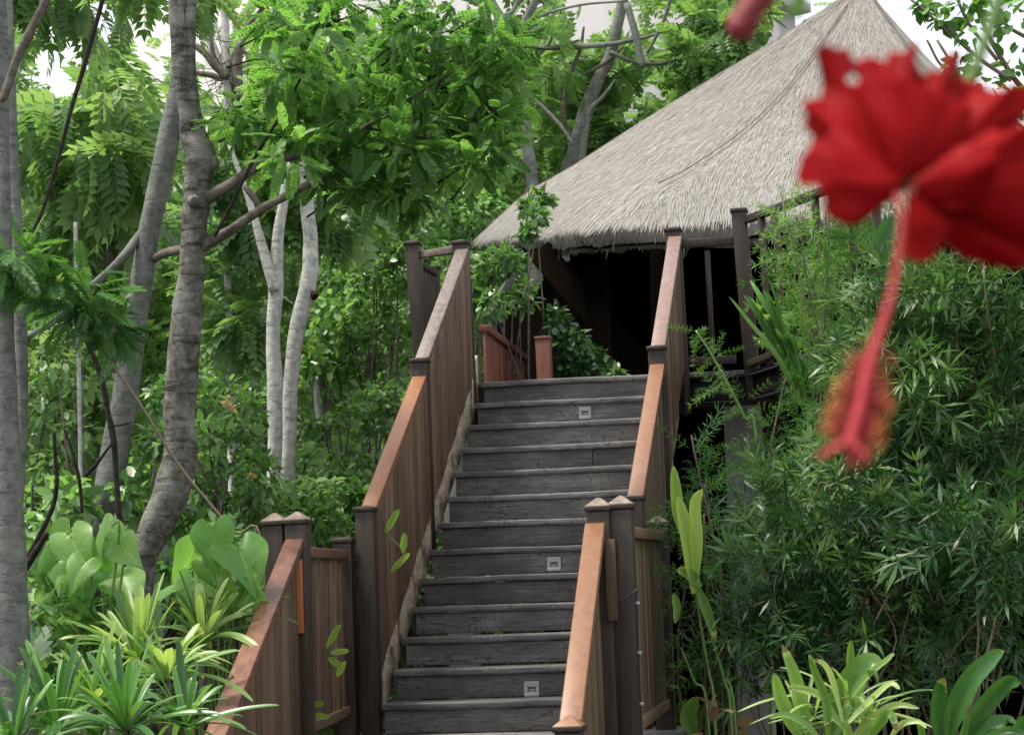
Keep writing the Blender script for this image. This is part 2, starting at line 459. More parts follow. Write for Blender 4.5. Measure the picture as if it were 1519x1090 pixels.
class MB:
    """collects quads of several solid pieces into one mesh"""
    def __init__(s):
        s.v, s.f, s.t, s.n = [], [], [], 0

    def add(s, v, f, t=None):
        v = np.asarray(v, float).reshape(-1, 3)
        s.v.append(v)
        s.f.append(np.asarray(f, int)+s.n)
        s.t.append(np.full(len(v), random.random() if t is None else t) if np.isscalar(t) or t is None else t)
        s.n += len(v)
        return s

    def hexa(s, p, t=None):
        """p: 8 corners, bottom ring 0-3 counter-clockwise, top ring 4-7"""
        return s.add(p, [(3, 2, 1, 0), (4, 5, 6, 7), (0, 1, 5, 4), (1, 2, 6, 5), (2, 3, 7, 6), (3, 0, 4, 7)], t)

    def box(s, a, b, t=None):
        (x0, y0, z0), (x1, y1, z1) = a, b
        return s.hexa([(x0, y0, z0), (x1, y0, z0), (x1, y1, z0), (x0, y1, z0), (x0, y0, z1), (x1, y0, z1), (x1, y1, z1), (x0, y1, z1)], t)

    def beam(s, a, b, w, h, up=(0, 0, 1), t=None):
        """bar of section w x h from a to b, square to its own axis"""
        a, b, up = np.array(a, float), np.array(b, float), np.array(up, float)
        d = nrm(b-a); sd = nrm(np.cross(d, up)); u = np.cross(sd, d)
        q = [(-1, -1), (1, -1), (1, 1), (-1, 1)]
        return s.hexa([a+sd*i*w/2+u*j*h/2 for i, j in q]+[b+sd*i*w/2+u*j*h/2 for i, j in q], t)

    def post(s, base, top, w, d, t=None):
        """upright square post from base centre to top centre, level ends"""
        base, top = np.array(base, float), np.array(top, float)
        q = [(-1, -1), (1, -1), (1, 1), (-1, 1)]
        return s.hexa([base+(i*w/2, j*d/2, 0) for i, j in q]+[top+(i*w/2, j*d/2, 0) for i, j in q], t)

    def build(s, name, mat, parent=None, bevel=0.0, label=None, smooth=False):
        me = np_mesh(name, np.vstack(s.v), np.vstack(s.f), np.concatenate(s.t), smooth)
        o = link(name, me, mat, parent, label)
        if bevel:
            m = o.modifiers.new('bevel', 'BEVEL')
            m.width = bevel; m.segments = 2; m.limit_method = 'ANGLE'
        return o


def smooth_path(P, R, n=8):
    """Catmull-Rom through points P with radii R"""
    P = np.asarray(P, float); R = np.asarray(R, float)
    A = np.hstack([P, R[:, None]])
    A = np.vstack([2*A[0]-A[1], A, 2*A[-1]-A[-2]])
    out = []
    for i in range(1, len(A)-2):
        for k in range(n):
            t = k/n
            out.append(0.5*((2*A[i])+(A[i+1]-A[i-1])*t+(2*A[i-1]-5*A[i]+4*A[i+1]-A[i+2])*t*t+(3*A[i]-A[i-1]-3*A[i+1]+A[i+2])*t**3))
    out.append(A[-2])
    out = np.array(out)
    return out[:, :3], np.maximum(out[:, 3], 1e-4)


def tube(mb, P, R, seg=10, n=6, wob=0.0, t=None):
    P, R = smooth_path(P, R, n)
    T = nrm(np.gradient(P, axis=0))
    ref = np.array([0.3, 1, 0.1])
    A = nrm(np.cross(T, ref)); B = np.cross(T, A)
    th = np.linspace(0, 2*math.pi, seg, endpoint=False)
    ph = rng.uniform(0, 6, 3)
    rr = R[:, None]*np.ones((1, seg))
    if wob:
        k = np.arange(len(P))[:, None]
        rr = rr*(1+wob*(np.sin(2*th[None]+k*0.35+ph[0])+0.7*np.sin(3*th[None]-k*0.6+ph[1])+0.6*np.sin(th[None]+k*1.1+ph[2])))
    V = P[:, None, :]+rr[..., None]*(np.cos(th)[None, :, None]*A[:, None, :]+np.sin(th)[None, :, None]*B[:, None, :])
    m = len(P)
    f = []
    for i in range(m-1):
        for j in range(seg):
            j2 = (j+1) % seg
            f.append((i*seg+j, i*seg+j2, (i+1)*seg+j2, (i+1)*seg+j))
    V = V.reshape(-1, 3)
    c0, c1 = len(V), len(V)+1
    V = np.vstack([V, P[:1], P[-1:]])
    for j in range(0, seg, 2):      # end caps as quads round the centre
        f.append((c0, (j+2) % seg, (j+1) % seg, j))
        f.append((c1, (m-1)*seg+j, (m-1)*seg+(j+1) % seg, (m-1)*seg+(j+2) % seg))
    mb.add(V, f, t)
    return mb


def pxpath(pts, Y):
    """pts: (px, py, radius_px[, dY]) -> world points and radii"""
    P, R = [], []
    for q in pts:
        y = Y+(q[3] if len(q) > 3 else 0)
        P.append(at(q[0], q[1], y)); R.append(q[2]*mpp(y))
    return np.array(P), np.array(R)


# ---- leaf templates: base at origin, pointing +X, face +Z, quads only
def rhomb(w=0.25, fold=0.05, tip=-0.06, belly=0.42):
    return np.array([(0, 0, 0), (belly, w, fold), (1, 0, tip), (belly, -w, fold)]), np.array([(0, 1, 2, 3)])


def oval(w=0.25, fold=0.06, tip=-0.1):
    v = np.array([(0, 0, 0), (0.3, w*0.9, fold), (0.3, 0, 0), (0.3, -w*0.9, fold), (0.7, w*0.75, fold*0.6+tip*.4), (0.7, 0, tip*.4), (0.7, -w*0.75, fold*.6+tip*.4), (1, 0, tip)])
    f = np.array([(0, 2, 1, 0), (0, 3, 2, 0), (1, 2, 5, 4), (2, 3, 6, 5), (4, 5, 7, 4), (5, 6, 7, 5)])
    return v, f


def oval4(w=0.25, fold=0.06, tip=-0.1):
    v = np.array([(0, 0, 0), (0.28, w*0.85, fold), (0.28, -w*0.85, fold), (0.7, w*0.8, fold*.5+tip*.4), (0.7, -w*0.8, fold*.5+tip*.4), (1, 0, tip), (0.5, 0, tip*.2-fold*.3)])
    f = np.array([(0, 2, 6, 1), (1, 6, 3, 3), (2, 4, 6, 6), (3, 6, 4, 5)])
    f = np.array([(0, 2, 6, 1), (1, 6, 5, 3), (2, 4, 5, 6)])
    return v, f


def frond(pairs=8, ll=0.36, lw=0.28, droop=0.22, ang=62, taper=0.55, jit=0.0):
    V, Fs, n = [], [], 0
    rv, rf = rhomb(lw, 0.04, -0.08)

    def add(base, dirv, l):
        nonlocal n
        d = nrm(np.array(dirv, float)); y = nrm(np.cross((0, 0, 1), d)); z = np.cross(d, y)
        Rm = np.stack([d, y, z], 1)
        V.append(rv*l @ Rm.T+base); Fs.append(rf+n); n += len(rv)
    for i in range(pairs):
        t = 0.16+0.8*i/(pairs-1)
        b = np.array((t, 0, -droop*t*t))
        l = ll*(math.sin(math.pi*(0.18+0.72*t*taper/0.55*0.9)))
        a = math.radians(ang-18*t)
        for s in (-1, 1):
            add(b, (math.cos(a), s*math.sin(a), -0.18+0.1*random.uniform(-1, 1)), l*random.uniform(0.9, 1.1))
    add(np.array((0.97, 0, -droop*.94)), (1, 0, -2*droop*0.8), ll*0.6)
    # rachis
    for i in range(3):
        t0, t1 = i/3, (i+1)/3
        V.append(np.array([(t0, -.006, -droop*t0*t0), (t1, -.005, -droop*t1*t1), (t1, .005, -droop*t1*t1), (t0, .006, -droop*t0*t0)])); Fs.append(np.array([(0, 1, 2, 3)])+n); n += 4
    return np.vstack(V), np.vstack(Fs)


def whorl(k=9, nodes=4, l=0.34, w=0.07):
    """twig along +X with stars of narrow leaves at its nodes"""
    V, Fs, n = [], [], 0
    rv, rf = rhomb(w, 0.02, -0.05, 0.5)
    for j in range(nodes):
        t = (j+0.6)/nodes
        kk = k if j == nodes-1 else k-2
        for i in range(kk):
            a = 2*math.pi*(i+random.random()*0.5)/kk
            s = 0.9 if j < nodes-1 else random.uniform(0.3, 0.9)
            d = nrm(np.array((random.uniform(0.35, 0.8), math.cos(a)*s, math.sin(a)*s)))
            y = nrm(np.cross((0.1, 0.2, 1), d)); z = np.cross(d, y)
            V.append(rv*l*random.uniform(0.75, 1.15) @ np.stack([d, y, z], 1).T+(t, 0, -0.1*t*t)); Fs.append(rf+n); n += 4
    for i in range(2):
        t0, t1 = i/2, (i+1)/2
        V.append(np.array([(t0, -.008, -.1*t0*t0), (t1, -.006, -.1*t1*t1), (t1, .006, -.1*t1*t1), (t0, .008, -.1*t0*t0)])); Fs.append(np.array([(0, 1, 2, 3)])+n); n += 4
    return np.vstack(V), np.vstack(Fs)


def spread(tpl, P, D, S, up=(0, 0, 1), upn=0.35, tint=None, tintn=0.18):
    """copies of a leaf template at P, along D, of length S -> verts, faces, tint"""
    tv, tf = tpl
    n, k = len(P), len(tv)
    D = nrm(D)
    U = nrm(np.asarray(up, float)+rng.normal(0, upn, (n, 3)))
    Yv = nrm(np.cross(U, D)); Z = np.cross(D, Yv)
    R = np.stack([D, Yv, Z], 2)                       # n,3,3 columns
    S = np.broadcast_to(np.asarray(S, float), (n,))
    V = np.einsum('nij,kj->nki', R, tv)*S[:, None, None]+P[:, None, :]
    Fq = tf[None]+(np.arange(n)*k)[:, None, None]
    base = rng.uniform(0, 1, n) if tint is None else np.broadcast_to(tint, (n,))
    T = np.clip(base[:, None]+rng.normal(0, tintn, (n, k)), 0, 1)
    return V.reshape(-1, 3), Fq.reshape(-1, 4), T.ravel()


def join(parts):
    V, Fq, T, n = [], [], [], 0
    for v, f, t in parts:
        V.append(v); Fq.append(f+n); T.append(t); n += len(v)
    return np.vstack(V), np.vstack(Fq), np.concatenate(T)


def rand_dir(n, up=0.0, flat=1.0):
    d = rng.normal(0, 1, (n, 3)); d[:, 2] = d[:, 2]*flat+up
    return nrm(d)


def in_blobs(blobs, per):
    """points in fuzzy ellipsoids; blobs: (centre, radius xyz); returns points and outward directions"""
    P, O = [], []
    for c, r in blobs:
        n = max(1, int(per*rng.uniform(0.75, 1.25)))
        d = rand_dir(n)
        q = d*rng.uniform(0.25, 1.0, (n, 1))**0.5
        P.append(np.asarray(c)+q*np.asarray(r)); O.append(d)
    return np.vstack(P), np.vstack(O)


def px_blobs(lst, dy=0.3):
    """lst: (px, py, rpx, Y[, squash])"""
    B = []
    for q in lst:
        r = q[2]*mpp(q[3])
        B.append((at(q[0], q[1], q[3]), (r, r*1.1, r*(q[4] if len(q) > 4 else 0.8))))
    return B


def foliage(name, mat, tpl, P, D, S, parent=None, label=None, tint=None, upn=0.35, smooth=False, tintn=0.12):
    v, f, t = spread(tpl, P, D, S, upn=upn, tint=tint, tintn=tintn)
    return link(name, np_mesh(name, v, f, t, smooth), mat, parent, label)


# ------------------------------------------------------------------ terrain
def ground_z(x, y):
    """height of the hillside: a flat near garden, a bank left of the stairs, level low ground under the deck"""
    k = np.clip((y-8.5)/9.0, 0, 1)
    k0 = np.clip((y-4.5)/3.0, 0, 1)
    left = k0*k0*(3-2*k0)*.95+k*k*(3-2*k)*.95+np.clip((y-18)/30, 0, 3)*2.6
    k2 = np.clip((y-17)/10, 0, 1)
    right = k2*k2*(3-2*k2)*1.6+np.clip((y-24)/30, 0, 3)*2.6
    s = 1/(1+np.exp((x+3.35)*5))
    z = left*s+right*(1-s)
    return 0.05+z+0.06*np.sin(x*1.7+y*0.6)+0.05*np.sin(x*0.9-y*1.3)


gx = np.concatenate([np.linspace(-120, -16, 14), np.linspace(-15, 12, 70), np.linspace(13, 120, 14)])
gy = np.concatenate([np.linspace(-12, 3, 8), np.linspace(3.5, 34, 90), np.linspace(36, 180, 20)])
GX, GY = np.meshgrid(gx, gy)
GZ = ground_z(GX, GY)
nx, ny = len(gx), len(gy)
idx = np.arange(nx*ny).reshape(ny, nx)
gf = np.stack([idx[:-1, :-1], idx[:-1, 1:], idx[1:, 1:], idx[1:, :-1]], -1).reshape(-1, 4)
g = link('ground', np_mesh('ground', np.stack([GX, GY, GZ], -1).reshape(-1, 3), gf, np.full(nx*ny, .5), True), 'soil')
tag(g, 'dark sloping soil under the plants and stairs', kind='structure')

# ------------------------------------------------------------------ staircase
X0, Y0, Z0, TR, RI = -2.749, 11.6693, EYE-0.6557, 0.2694, 0.165
XR, XL = -1.358, -2.819            # rail centre lines
SX0, SX1 = X0, -1.42


def nose(n):
    return Y0+n*TR, Z0+n*RI


stairs = thing('wooden_staircase', ((SX0+SX1)/2, Y0-TR, Z0-RI), 'long grey weathered plank staircase climbing to the thatched pavilion', 'staircase')
for n in range(0, 13):
    y, z = nose(n)
    j = lambda a: random.uniform(-a, a)
    # tread: worn plank whose front edge sags and wavers
    m = MB()
    xs = np.linspace(SX0+j(.006), SX1+j(.004), 9)
    dpt = TR+0.02 if n < 12 else 0.16
    ring = []
    ph = random.uniform(0, 6)
    for i, x in enumerate(xs):
        wv = 0.0025*math.sin(x*5+ph)+j(.0012)
        ty = y+j(.002)+0.002*math.sin(x*3.1+ph)
        ring.append([(x, ty, z-0.036+wv), (x, ty, z+wv), (x, y+dpt, z+wv*.3-.001*(n % 2)), (x, y+dpt, z-0.036)])
    ring = np.array(ring)
    V = ring.reshape(-1, 3)
    f = []
    for i in range(len(xs)-1):
        for k in range(4):
            k2 = (k+1) % 4
            f.append((i*4+k, i*4+k2, (i+1)*4+k2, (i+1)*4+k))
    f += [(3, 2, 1, 0), tuple((len(xs)-1)*4+k for k in range(4))]
    m.add(V, f)
    m.build('tread', 'step', stairs, 0.006)
    gap = random.choice([0.002, 0.003, 0.004]) if n not in (2, 3) else 0.010
    m = MB()
    sp = SX0+0.015+j(.008)
    yy = y+0.030+j(.004)
    cut = random.choice([None, None, random.uniform(-2.2, -1.8)])
    zb, zt = z-RI+gap, z-0.037
    if cut is None:
        m.box((sp, yy, zb), (SX1-.004, yy+.024, zt))
    else:
        m.box((sp, yy, zb), (cut, yy+.024, zt))
        m.box((cut+.003, yy+.001, zb+.002), (SX1-.004, yy+.025, zt))
    m.build('riser', 'step', stairs, 0.004)
# landing boards at the foot of this flight
yl, zl = nose(-1)
LX0, LX1, LY0 = -3.02, -1.14, 9.75
m = MB()
yy = LY0
while yy < Y0+0.1:
    m.box((LX0, yy, zl-.036), (LX1, yy+.135, zl+random.uniform(-.001, .001)))
    yy += .141
m.build('landing', 'step', stairs, 0.005)
m = MB()
m.box((LX0, LY0+.03, zl-.2), (LX1, LY0+.07, zl-.04)); m.box((LX0, LY0+.1, zl-.2), (LX0+.05, Y0, zl-.04)); m.box((LX1-.05, LY0+.1, zl-.2), (LX1, Y0, zl-.04))
m.build('landing_joist', 'post', stairs, 0.004)
for x in (LX0+.1, LX1-.1):
    for y in (LY0+.12, Y0-.2):
        MB().post((x, y, 0), (x, y, zl-.2), .12, .12).build('landing_support', 'post', stairs, 0.005)
# the lower flight, mostly below the frame
for n in range(-6, -1):
    yb = LY0+(n+1)*TR
    zb = zl+(n+1)*RI
    MB().box((-2.95, yb, zb-.036), (-1.2, yb+TR+.02, zb)).build('tread', 'step', stairs, 0.005)
    MB().box((-2.94, yb+.03, zb-RI+.003), (-1.21, yb+.054, zb-.037)).build('riser', 'step', stairs, 0.004)


def slope_board(mb, x, th, n0, n1, lo, hi, wav=0.0, nseg=1):
    """sloping board in the plane x between nosing indices n0..n1, from lo to hi above the nosing line"""
    q = np.linspace(n0, n1, nseg+1)
    rows = []
    for i, n in enumerate(q):
        y, z = nose(n)
        a = random.uniform(-wav, wav) if wav else 0
        rows.append([(x-th/2, y, z+lo), (x+th/2, y, z+lo), (x+th/2, y, z+hi+a), (x-th/2, y, z+hi+a)])
    V = np.array(rows).reshape(-1, 3)
    f = []
    for i in range(nseg):
        for k in range(4):
            k2 = (k+1) % 4
            f.append((i*4+k, i*4+k2, (i+1)*4+k2, (i+1)*4+k))
    f += [(3, 2, 1, 0), tuple(nseg*4+k for k in range(4))]
    return mb.add(V, f)


o_ = slope_board(MB(), X0-.042, .03, .75, 12.3, -0.16, 0.15, 0.004, 60).build('stringer', 'stringer', stairs, 0.003)
o_ = slope_board(MB(), SX1+.02, .03, -0.3, 12.3, -0.24, 0.04, 0.004, 30).build('stringer', 'stringer', stairs, 0.003)


# step lights
def step_light(px, py, n, label):
    y, z = nose(n)
    p = at(px, py, y+.026)
    x, zc = p[0], p[2]
    t = thing('step_light', (x, y+.029, zc), label, 'step light', 'small square lights on the step risers')
    s = .041
    m = MB()
    yf = y+.016
    m.box((x-s, yf, zc+s*.25), (x+s, yf+.012, zc+s)); m.box((x-s, yf, zc-s), (x+s, yf+.012, zc-s*.45))
    m.box((x-s, yf, zc-s*.45), (x-s*.55, yf+.012, zc+s*.25)); m.box((x+s*.55, yf, zc-s*.45), (x+s, yf+.012, zc+s*.25))
    m.build('faceplate', 'plastic', t, .002)
    MB().box((x-s*.55, yf+.008, zc-s*.45), (x+s*.55, yf+.013, zc+s*.05)).build('lens', 'grey_plastic', t)
    MB().box((x-s*.55, yf+.006, zc+s*.05), (x+s*.55, yf+.012, zc+s*.25)).build('hood', 'dark_plastic', t)


step_light(868, 612, 11, 'small square light on the riser nearest the top of the stairs')
step_light(822, 836, 5, 'small square light on a riser about halfway up the stairs')
step_light(789, 1021, 1, 'small square light on the lowest visible riser near the bottom of the stairs')


# ------------------------------------------------------------------ railings
PW = 0.1


def newel(parent, base, top, w=PW, cap='post', peak=0.02, mat='post', label=None, lip=.008):
    base, top = np.array(base, float), np.array(top, float)
    o = MB().post(base, top-(0, 0, .03), w, w).build('newel_post', mat, parent, .005, label)
    m = MB()
    q = [(-1, -1), (1, -1), (1, 1), (-1, 1)]
    h = w/2+lip
    m.hexa([top+(i*h, j*h, -.03) for i, j in q]+[top+(i*h, j*h, -.008) for i, j in q])
    if peak:  # cap tops, paler than the slab and post below
        pk = MB().hexa([top+(i*h*.98, j*h*.98, -.0075) for i, j in q]+[top+(i*.008, j*.008, peak) for i, j in q])
    m.build('post_cap', mat if peak else cap, o, .003)
    if peak:
        pk.build('cap_top', cap, o, .002)
    return o


def boards(mb, a, b, top_a, top_b, bot_a, bot_b, n, th=.02, gap=.006, jit=.004, saw=None):
    """row of upright boards between plan points a and b; tops and bottoms follow straight lines"""
    a, b = np.array(a, float), np.array(b, float)
    d = b-a
    L_ = np.linalg.norm(d); u = d/L_
    nn = np.array((-u[1], u[0]))
    for i in range(n):
        s0, s1 = (i+gap/2/(L_/n))/n, (i+1-gap/2/(L_/n))/n
        off = random.uniform(-jit, jit)
        P = []
        sw = random.uniform(0, saw or 0)
        for lvl in (0, 1):
            for s, k in ((s0, -1), (s1, -1), (s1, 1), (s0, 1)):
                q = a+d*s+nn*(k*th/2+off)
                z = (bot_a+(bot_b-bot_a)*s) if lvl == 0 else (top_a+(top_b-top_a)*s)
                if saw is not None and lvl == 0: z += sw
                P.append((q[0], q[1], z))
        mb.hexa(P)
    return mb


SA, SB, SCN = 0.2578, 5.9874, 11.7538
HT = 1.017
cfg = {'left': (XL, ('rail_orange', 'rail_grey')), 'right': (XR, ('rail_pink', 'rail_mauve'))}
# measured lean of the posts (photo): the uppermost ones tilt a little to the left
for side, (x, rails) in cfg.items():
    lab = {'left': 'brown boarded railing up the left side of the long flight, orange lower handrail',
           'right': 'brown boarded railing up the right side of the long flight, faded pinkish handrail'}[side]
    ya, za = nose(SA); yb, zb = nose(SB); yc, zc = nose(SCN)
    t = thing('stair_railing', (x, ya, za-RI), lab, 'railing')
    newel(t, (x, ya, zl), (x, ya, za+HT), cap='post' if side == 'left' else 'capwood', peak=.004)
    newel(t, (x, yb, zb-.2), (x-.004, yb, zb+HT), peak=.004)
    newel(t, (x, yc, zc-.25), (x-.02, yc, zc+HT), peak=.006)
    # handrails run from behind one post to the face of the next
    lo = [(ya+.05, za+HT-.035, yb-.05, zb+HT-.135), (yb+.05, zb+HT-.012, yc-.05, zc+HT-.085)]
    for k, (y1, z1, y2, z2) in enumerate(lo):
        MB().beam((x, y1, z1), (x-.004*k, y2, z2), .088, .045).build('handrail', rails[k], t, .006)
        m = MB()
        # boards below the rail; their feet follow the stringer
        n1, n2 = (y1-Y0)/TR, (y2-Y0)/TR
        px_ = x+.038 if side == 'left' else x+.012
        nb = 13
        boards(m, (px_, y1), (px_, y2), z1-.02, z2-.02, nose(n1)[1]+.085, nose(n2)[1]+.085, nb, .018, .009, .004, .018)
        m.build('board_panel', 'paint', t, .002)
        # boards on the outer face of the left and the inner face of the right railing, a little shorter
        m = MB()
        px_ = x-.022 if side == 'left' else x-.03
        boards(m, (px_, y1), (px_, y2), z1-.03, z2-.03, nose(n1)[1]+.06, nose(n2)[1]+.06, nb, .016, .004, .002)
        m.build('board_panel', 'paint', t, .002)

# -- lower flight and landing
YN = {'left': 10.32, 'right': 9.72}
NT = EYE+0.32                     # top of the landing newels
LNL = at(440, 772, YN['left'])[0]
for side in ('left', 'right'):
    yn = YN[side]
    if side == 'left':
        pA, pB = at(408, 770, yn), at(441, 768, yn-.02)
        railpts = (at(437, 806, yn-.06), at(322, 1092, 8.4))
        bx = at(528, 800, 11.62)
        rail, far = 'rail_red', None
        lab1 = 'dark boarded railing of the lowest flight on the left, dark red worn handrail'
        lab2 = 'short boarded landing railing between two posts at left of the long flight'
    else:
        pA, pB = at(888, 748, yn-.02), at(921, 745, yn)
        railpts = (at(883, 782, yn-.06), at(847, 1075, 8.42))
        bx = at(976, 772, 11.62)
        rail = 'rail_pink'
        lab1 = 'boarded railing of the lowest flight on the right, pale pinkish handrail'
        lab2 = 'short boarded landing railing at right of the long flight, behind twin posts'
    t = thing('stair_railing', (pA[0], pA[1], zl), lab1, 'railing')
    inner = pB if side == 'left' else pA
    outer = pA if side == 'left' else pB
    newel(t, (inner[0], inner[1], zl-.3), (inner[0], inner[1], inner[2]), cap='capwood', peak=.03)
    a, b = railpts
    e = b+(b-a)*0.35 if side == 'left' else b
    MB().beam(a, e, .088, .05).build('handrail', rail, t, .006)
    m = MB()
    off = .0
    boards(m, (a[0]+off, a[1]), (e[0]+off, e[1]), a[2]-.03, e[2]-.03, zl+.02, zl+.02+(e[1]-a[1])*.6, 16 if side == 'left' else 14, .02, .014, .005)
    m.build('board_panel', 'paint', t, .002)
    newel(t, (e[0], e[1]-.05, 0.0), (e[0], e[1]-.05, e[2]+.01), cap=rail, peak=.03, mat='post')
    if side == 'left':   # new bright timber block screwed behind the rail
        c = at(452, 885, yn-.05)
        c0, c1 = at(446, 830, yn+.065), at(446, 938, yn+.065)
        MB().box((pB[0]-.02, yn-.11, c1[2]), (pB[0]+.035, yn-.075, c0[2])).build('packing_block', 'bright_block', t, .003, 'bright orange block of new timber')
    else:
        c0, c1 = at(905, 800, yn), at(905, 920, yn)
        MB().box((pA[0]+.03, yn-.115, c1[2]), (pA[0]+.075, yn-.08, c0[2])).build('packing_block', 'paint', t, .003)
    t2 = thing('landing_railing', (outer[0], outer[1], zl), lab2, 'railing')
    newel(t2, (outer[0], outer[1], zl-.3), (outer[0], outer[1], outer[2]), cap='capwood', peak=.03)
    fx = bx[0]
    ftop = at(976, 772, 11.62)[2] if side == 'right' else at(508, 797, 11.72)[2]
    fy = 11.62 if side == 'right' else 11.72
    fpx = fx if side == 'right' else at(510, 797, 11.72)[0]
    newel(t2, (fpx, fy, zl-.1), (fpx, fy, ftop), cap='capwood' if side == 'right' else 'post', peak=.025 if side == 'right' else .004)
    rz = EYE+.17 if side == 'left' else EYE+.20
    a2 = (outer[0] if side == 'right' else pB[0]+.01, outer[1]+.06)
    b2 = (fpx, fy-.06)
    MB().beam((*a2, rz-.025), (*b2, rz-.025), .07, .05).build('handrail', 'rail_red' if side == 'left' else 'paint', t2, .005)
    m = MB()
    boards(m, a2, b2, rz-.055, rz-.055, zl+.12, zl+.12, 10, .018, .028, .006)
    m.build('board_panel', 'paint', t2, .002)
    MB().beam((*a2, zl+.135), (*b2, zl+.135), .06, .05).build('bottom_rail', 'paint', t2, .004)
    if side == 'right':   # cable stapled to the post and its white clips
        m = MB()
        x_ = pB[0]+.056; y_ = pB[1]-.03
        tube(m, [(x_-.02-.09, y_-.03, EYE-.13), (x_-.05, y_-.035, EYE-.115), (x_-.005, y_-.028, EYE-.085), (x_+.006, y_, EYE-.1), (x_+.003, y_, EYE-.35), (x_+.004, y_, EYE-.62), (x_, y_, zl-.2)], [.0035]*7, 6, 6)
        m.build('cable', 'dark_plastic', t2)
        m = MB()
        for dz in (-.145, -.36, -.58):
            m.box((x_-.004, y_-.012, EYE+dz), (x_+.012, y_+.012, EYE+dz+.014))
        m.build('cable_clip', 'plastic', t2)

# ------------------------------------------------------------------ upper deck
DZ = Z0+12*RI
DY = 14.92
pL = at(612, 358, 15.0); pR = at(1096, 309, 14.93)
d2 = at(1215, 285, 13.4); d3 = at(1330, 250, 12.2)
LXd = pL[0]
deck = thing('upper_deck', ((LXd+pR[0])/2, DY+.5, DZ), 'raised timber deck at the top of the stairs on dark steel beams', 'deck')
m = MB()
yy = DY
while yy < 16.1:
    xr = pR[0]+.05
    m.box((LXd-.05, yy, DZ-.035), (xr, yy+.14, DZ-.002+random.uniform(-.001, .001)))
    yy += .146
m.build('deck_boards', 'step', deck, .004)
# triangular extension on the right, running out towards the camera
m = MB()
A0 = np.array((pR[0]+.056, DY)); A1 = np.array((pR[0]+.056, 17.0)); B1 = np.array((d3[0]+.1, 16.9)); B0 = np.array((d3[0]+.1, d3[1]))
m.hexa([(*A0, DZ-.035), (*B0, DZ-.035), (*B1, DZ-.035), (*A1, DZ-.035), (*A0, DZ-.002), (*B0, DZ-.002), (*B1, DZ-.002), (*A1, DZ-.002)])
m.build('deck_boards', 'step', deck, .004)
for a, b in (((SX1+.1, DY+.03), (pR[0], DY+.03)), ((pR[0]+.03, DY+.02), (d3[0], d3[1]+.1))):
    m = MB()
    m.beam((*a, DZ-.13), (*b, DZ-.13), .012, .17); m.beam((*a, DZ-.047), (*b, DZ-.047), .09, .012); m.beam((*a, DZ-.213), (*b, DZ-.213), .09, .012)
    m.build('steel_beam', 'steel', deck)
MB().box((SX1+.06, DY-.16, DZ-.3), (SX1+.085, DY-.02, DZ+.45)).build('steel_plate', 'steel', deck)
m = MB()
for dz in (-.22, -.05, .2, .4):
    tube(m, [(SX1+.084, DY-.06, DZ+dz), (SX1+.098, DY-.06, DZ+dz)], [.011, .009], 8, 1)
m.build('bolt', 'bolt', deck)
pil = at(1102, 620, 15.35)
MB().post((pil[0], 15.35, 0), (pil[0], 15.35, DZ-.22), .25, .25).build('support_pillar', 'concrete', deck, .01)
MB().post((LXd+.2, 15.4, 0), (LXd+.2, 15.4, DZ-.04), .2, .2).build('support_pillar', 'concrete', deck, .01)


def down(p, z):
    return (p[0], p[1], z)


# left deck railing
t = thing('deck_railing', (LXd, 15.0, DZ), 'dark deck railing at the top left, two tall posts and short boards', 'railing')
lb = at(630, 540, 15.0)
newel(t, (lb[0], 15.0, DZ-.1), pL, .1, peak=.004)
ctop = at(690, 352, 14.83)
rz = pL[2]-.10
MB().beam((pL[0]+.05, 15.0, rz), (XL-.02-.05, 14.85, rz), .05, .05).build('handrail', 'rail_grey', t, .004)
b2 = (pL[0]+.02, 15.62)
MB().beam((pL[0], 15.06, rz-.04), (*b2, rz-.04), .05, .05).build('handrail', 'post', t, .004)
m = MB()
boards(m, (pL[0], 15.06), b2, rz-.07, rz-.07, DZ+.1, DZ+.1, 5, .02, .03)
m.build('board_panel', 'post', t, .002)
newel(t, (b2[0], b2[1]+.05, DZ), (b2[0]-.01, b2[1]+.05, rz+.02), .07, peak=0)
# right deck railing
t = thing('deck_railing', (pR[0], pR[1], DZ), 'open dark deck railing with thin bars beside the thatch, right of the stair top', 'railing')
rb = at(1118, 560, 14.93)
newel(t, (rb[0], 14.93, DZ-.22), pR, .1, peak=.004)
for y_px, w_ in ((359, .055), (534, .05)):
    a = at(1010, y_px+3, 14.86); b = at(1092, y_px-2, 14.93)
    MB().beam(a, b, .05, w_).build('handrail' if y_px < 400 else 'bottom_rail', 'post', t, .004)
MB().post(at(1057, 520, 14.9), at(1049, 372, 14.9), .035, .035).build('baluster', 'post', t, .003)
a = at(1108, 326, 14.9); b = at(1215, 286, 13.4); c = at(1335, 240, 12.1)
MB().beam(a, b+(b-a)*.02, .05, .05).build('handrail', 'post', t, .004)
MB().beam(b, c, .05, .05).build('handrail', 'post', t, .004)
MB().beam(at(1112, 540, 14.9), at(1335, 450, 12.1), .05, .045).build('bottom_rail', 'post', t, .004)
for s in (.22, .42, .95, 1.4, 1.7):
    q = a+(b-a)*s if s <= 1 else b+(c-b)*(s-1)
    MB().post((q[0]+.01, q[1], DZ-.05), (q[0], q[1], q[2]-.02), .045, .045).build('baluster', 'post', t, .003)
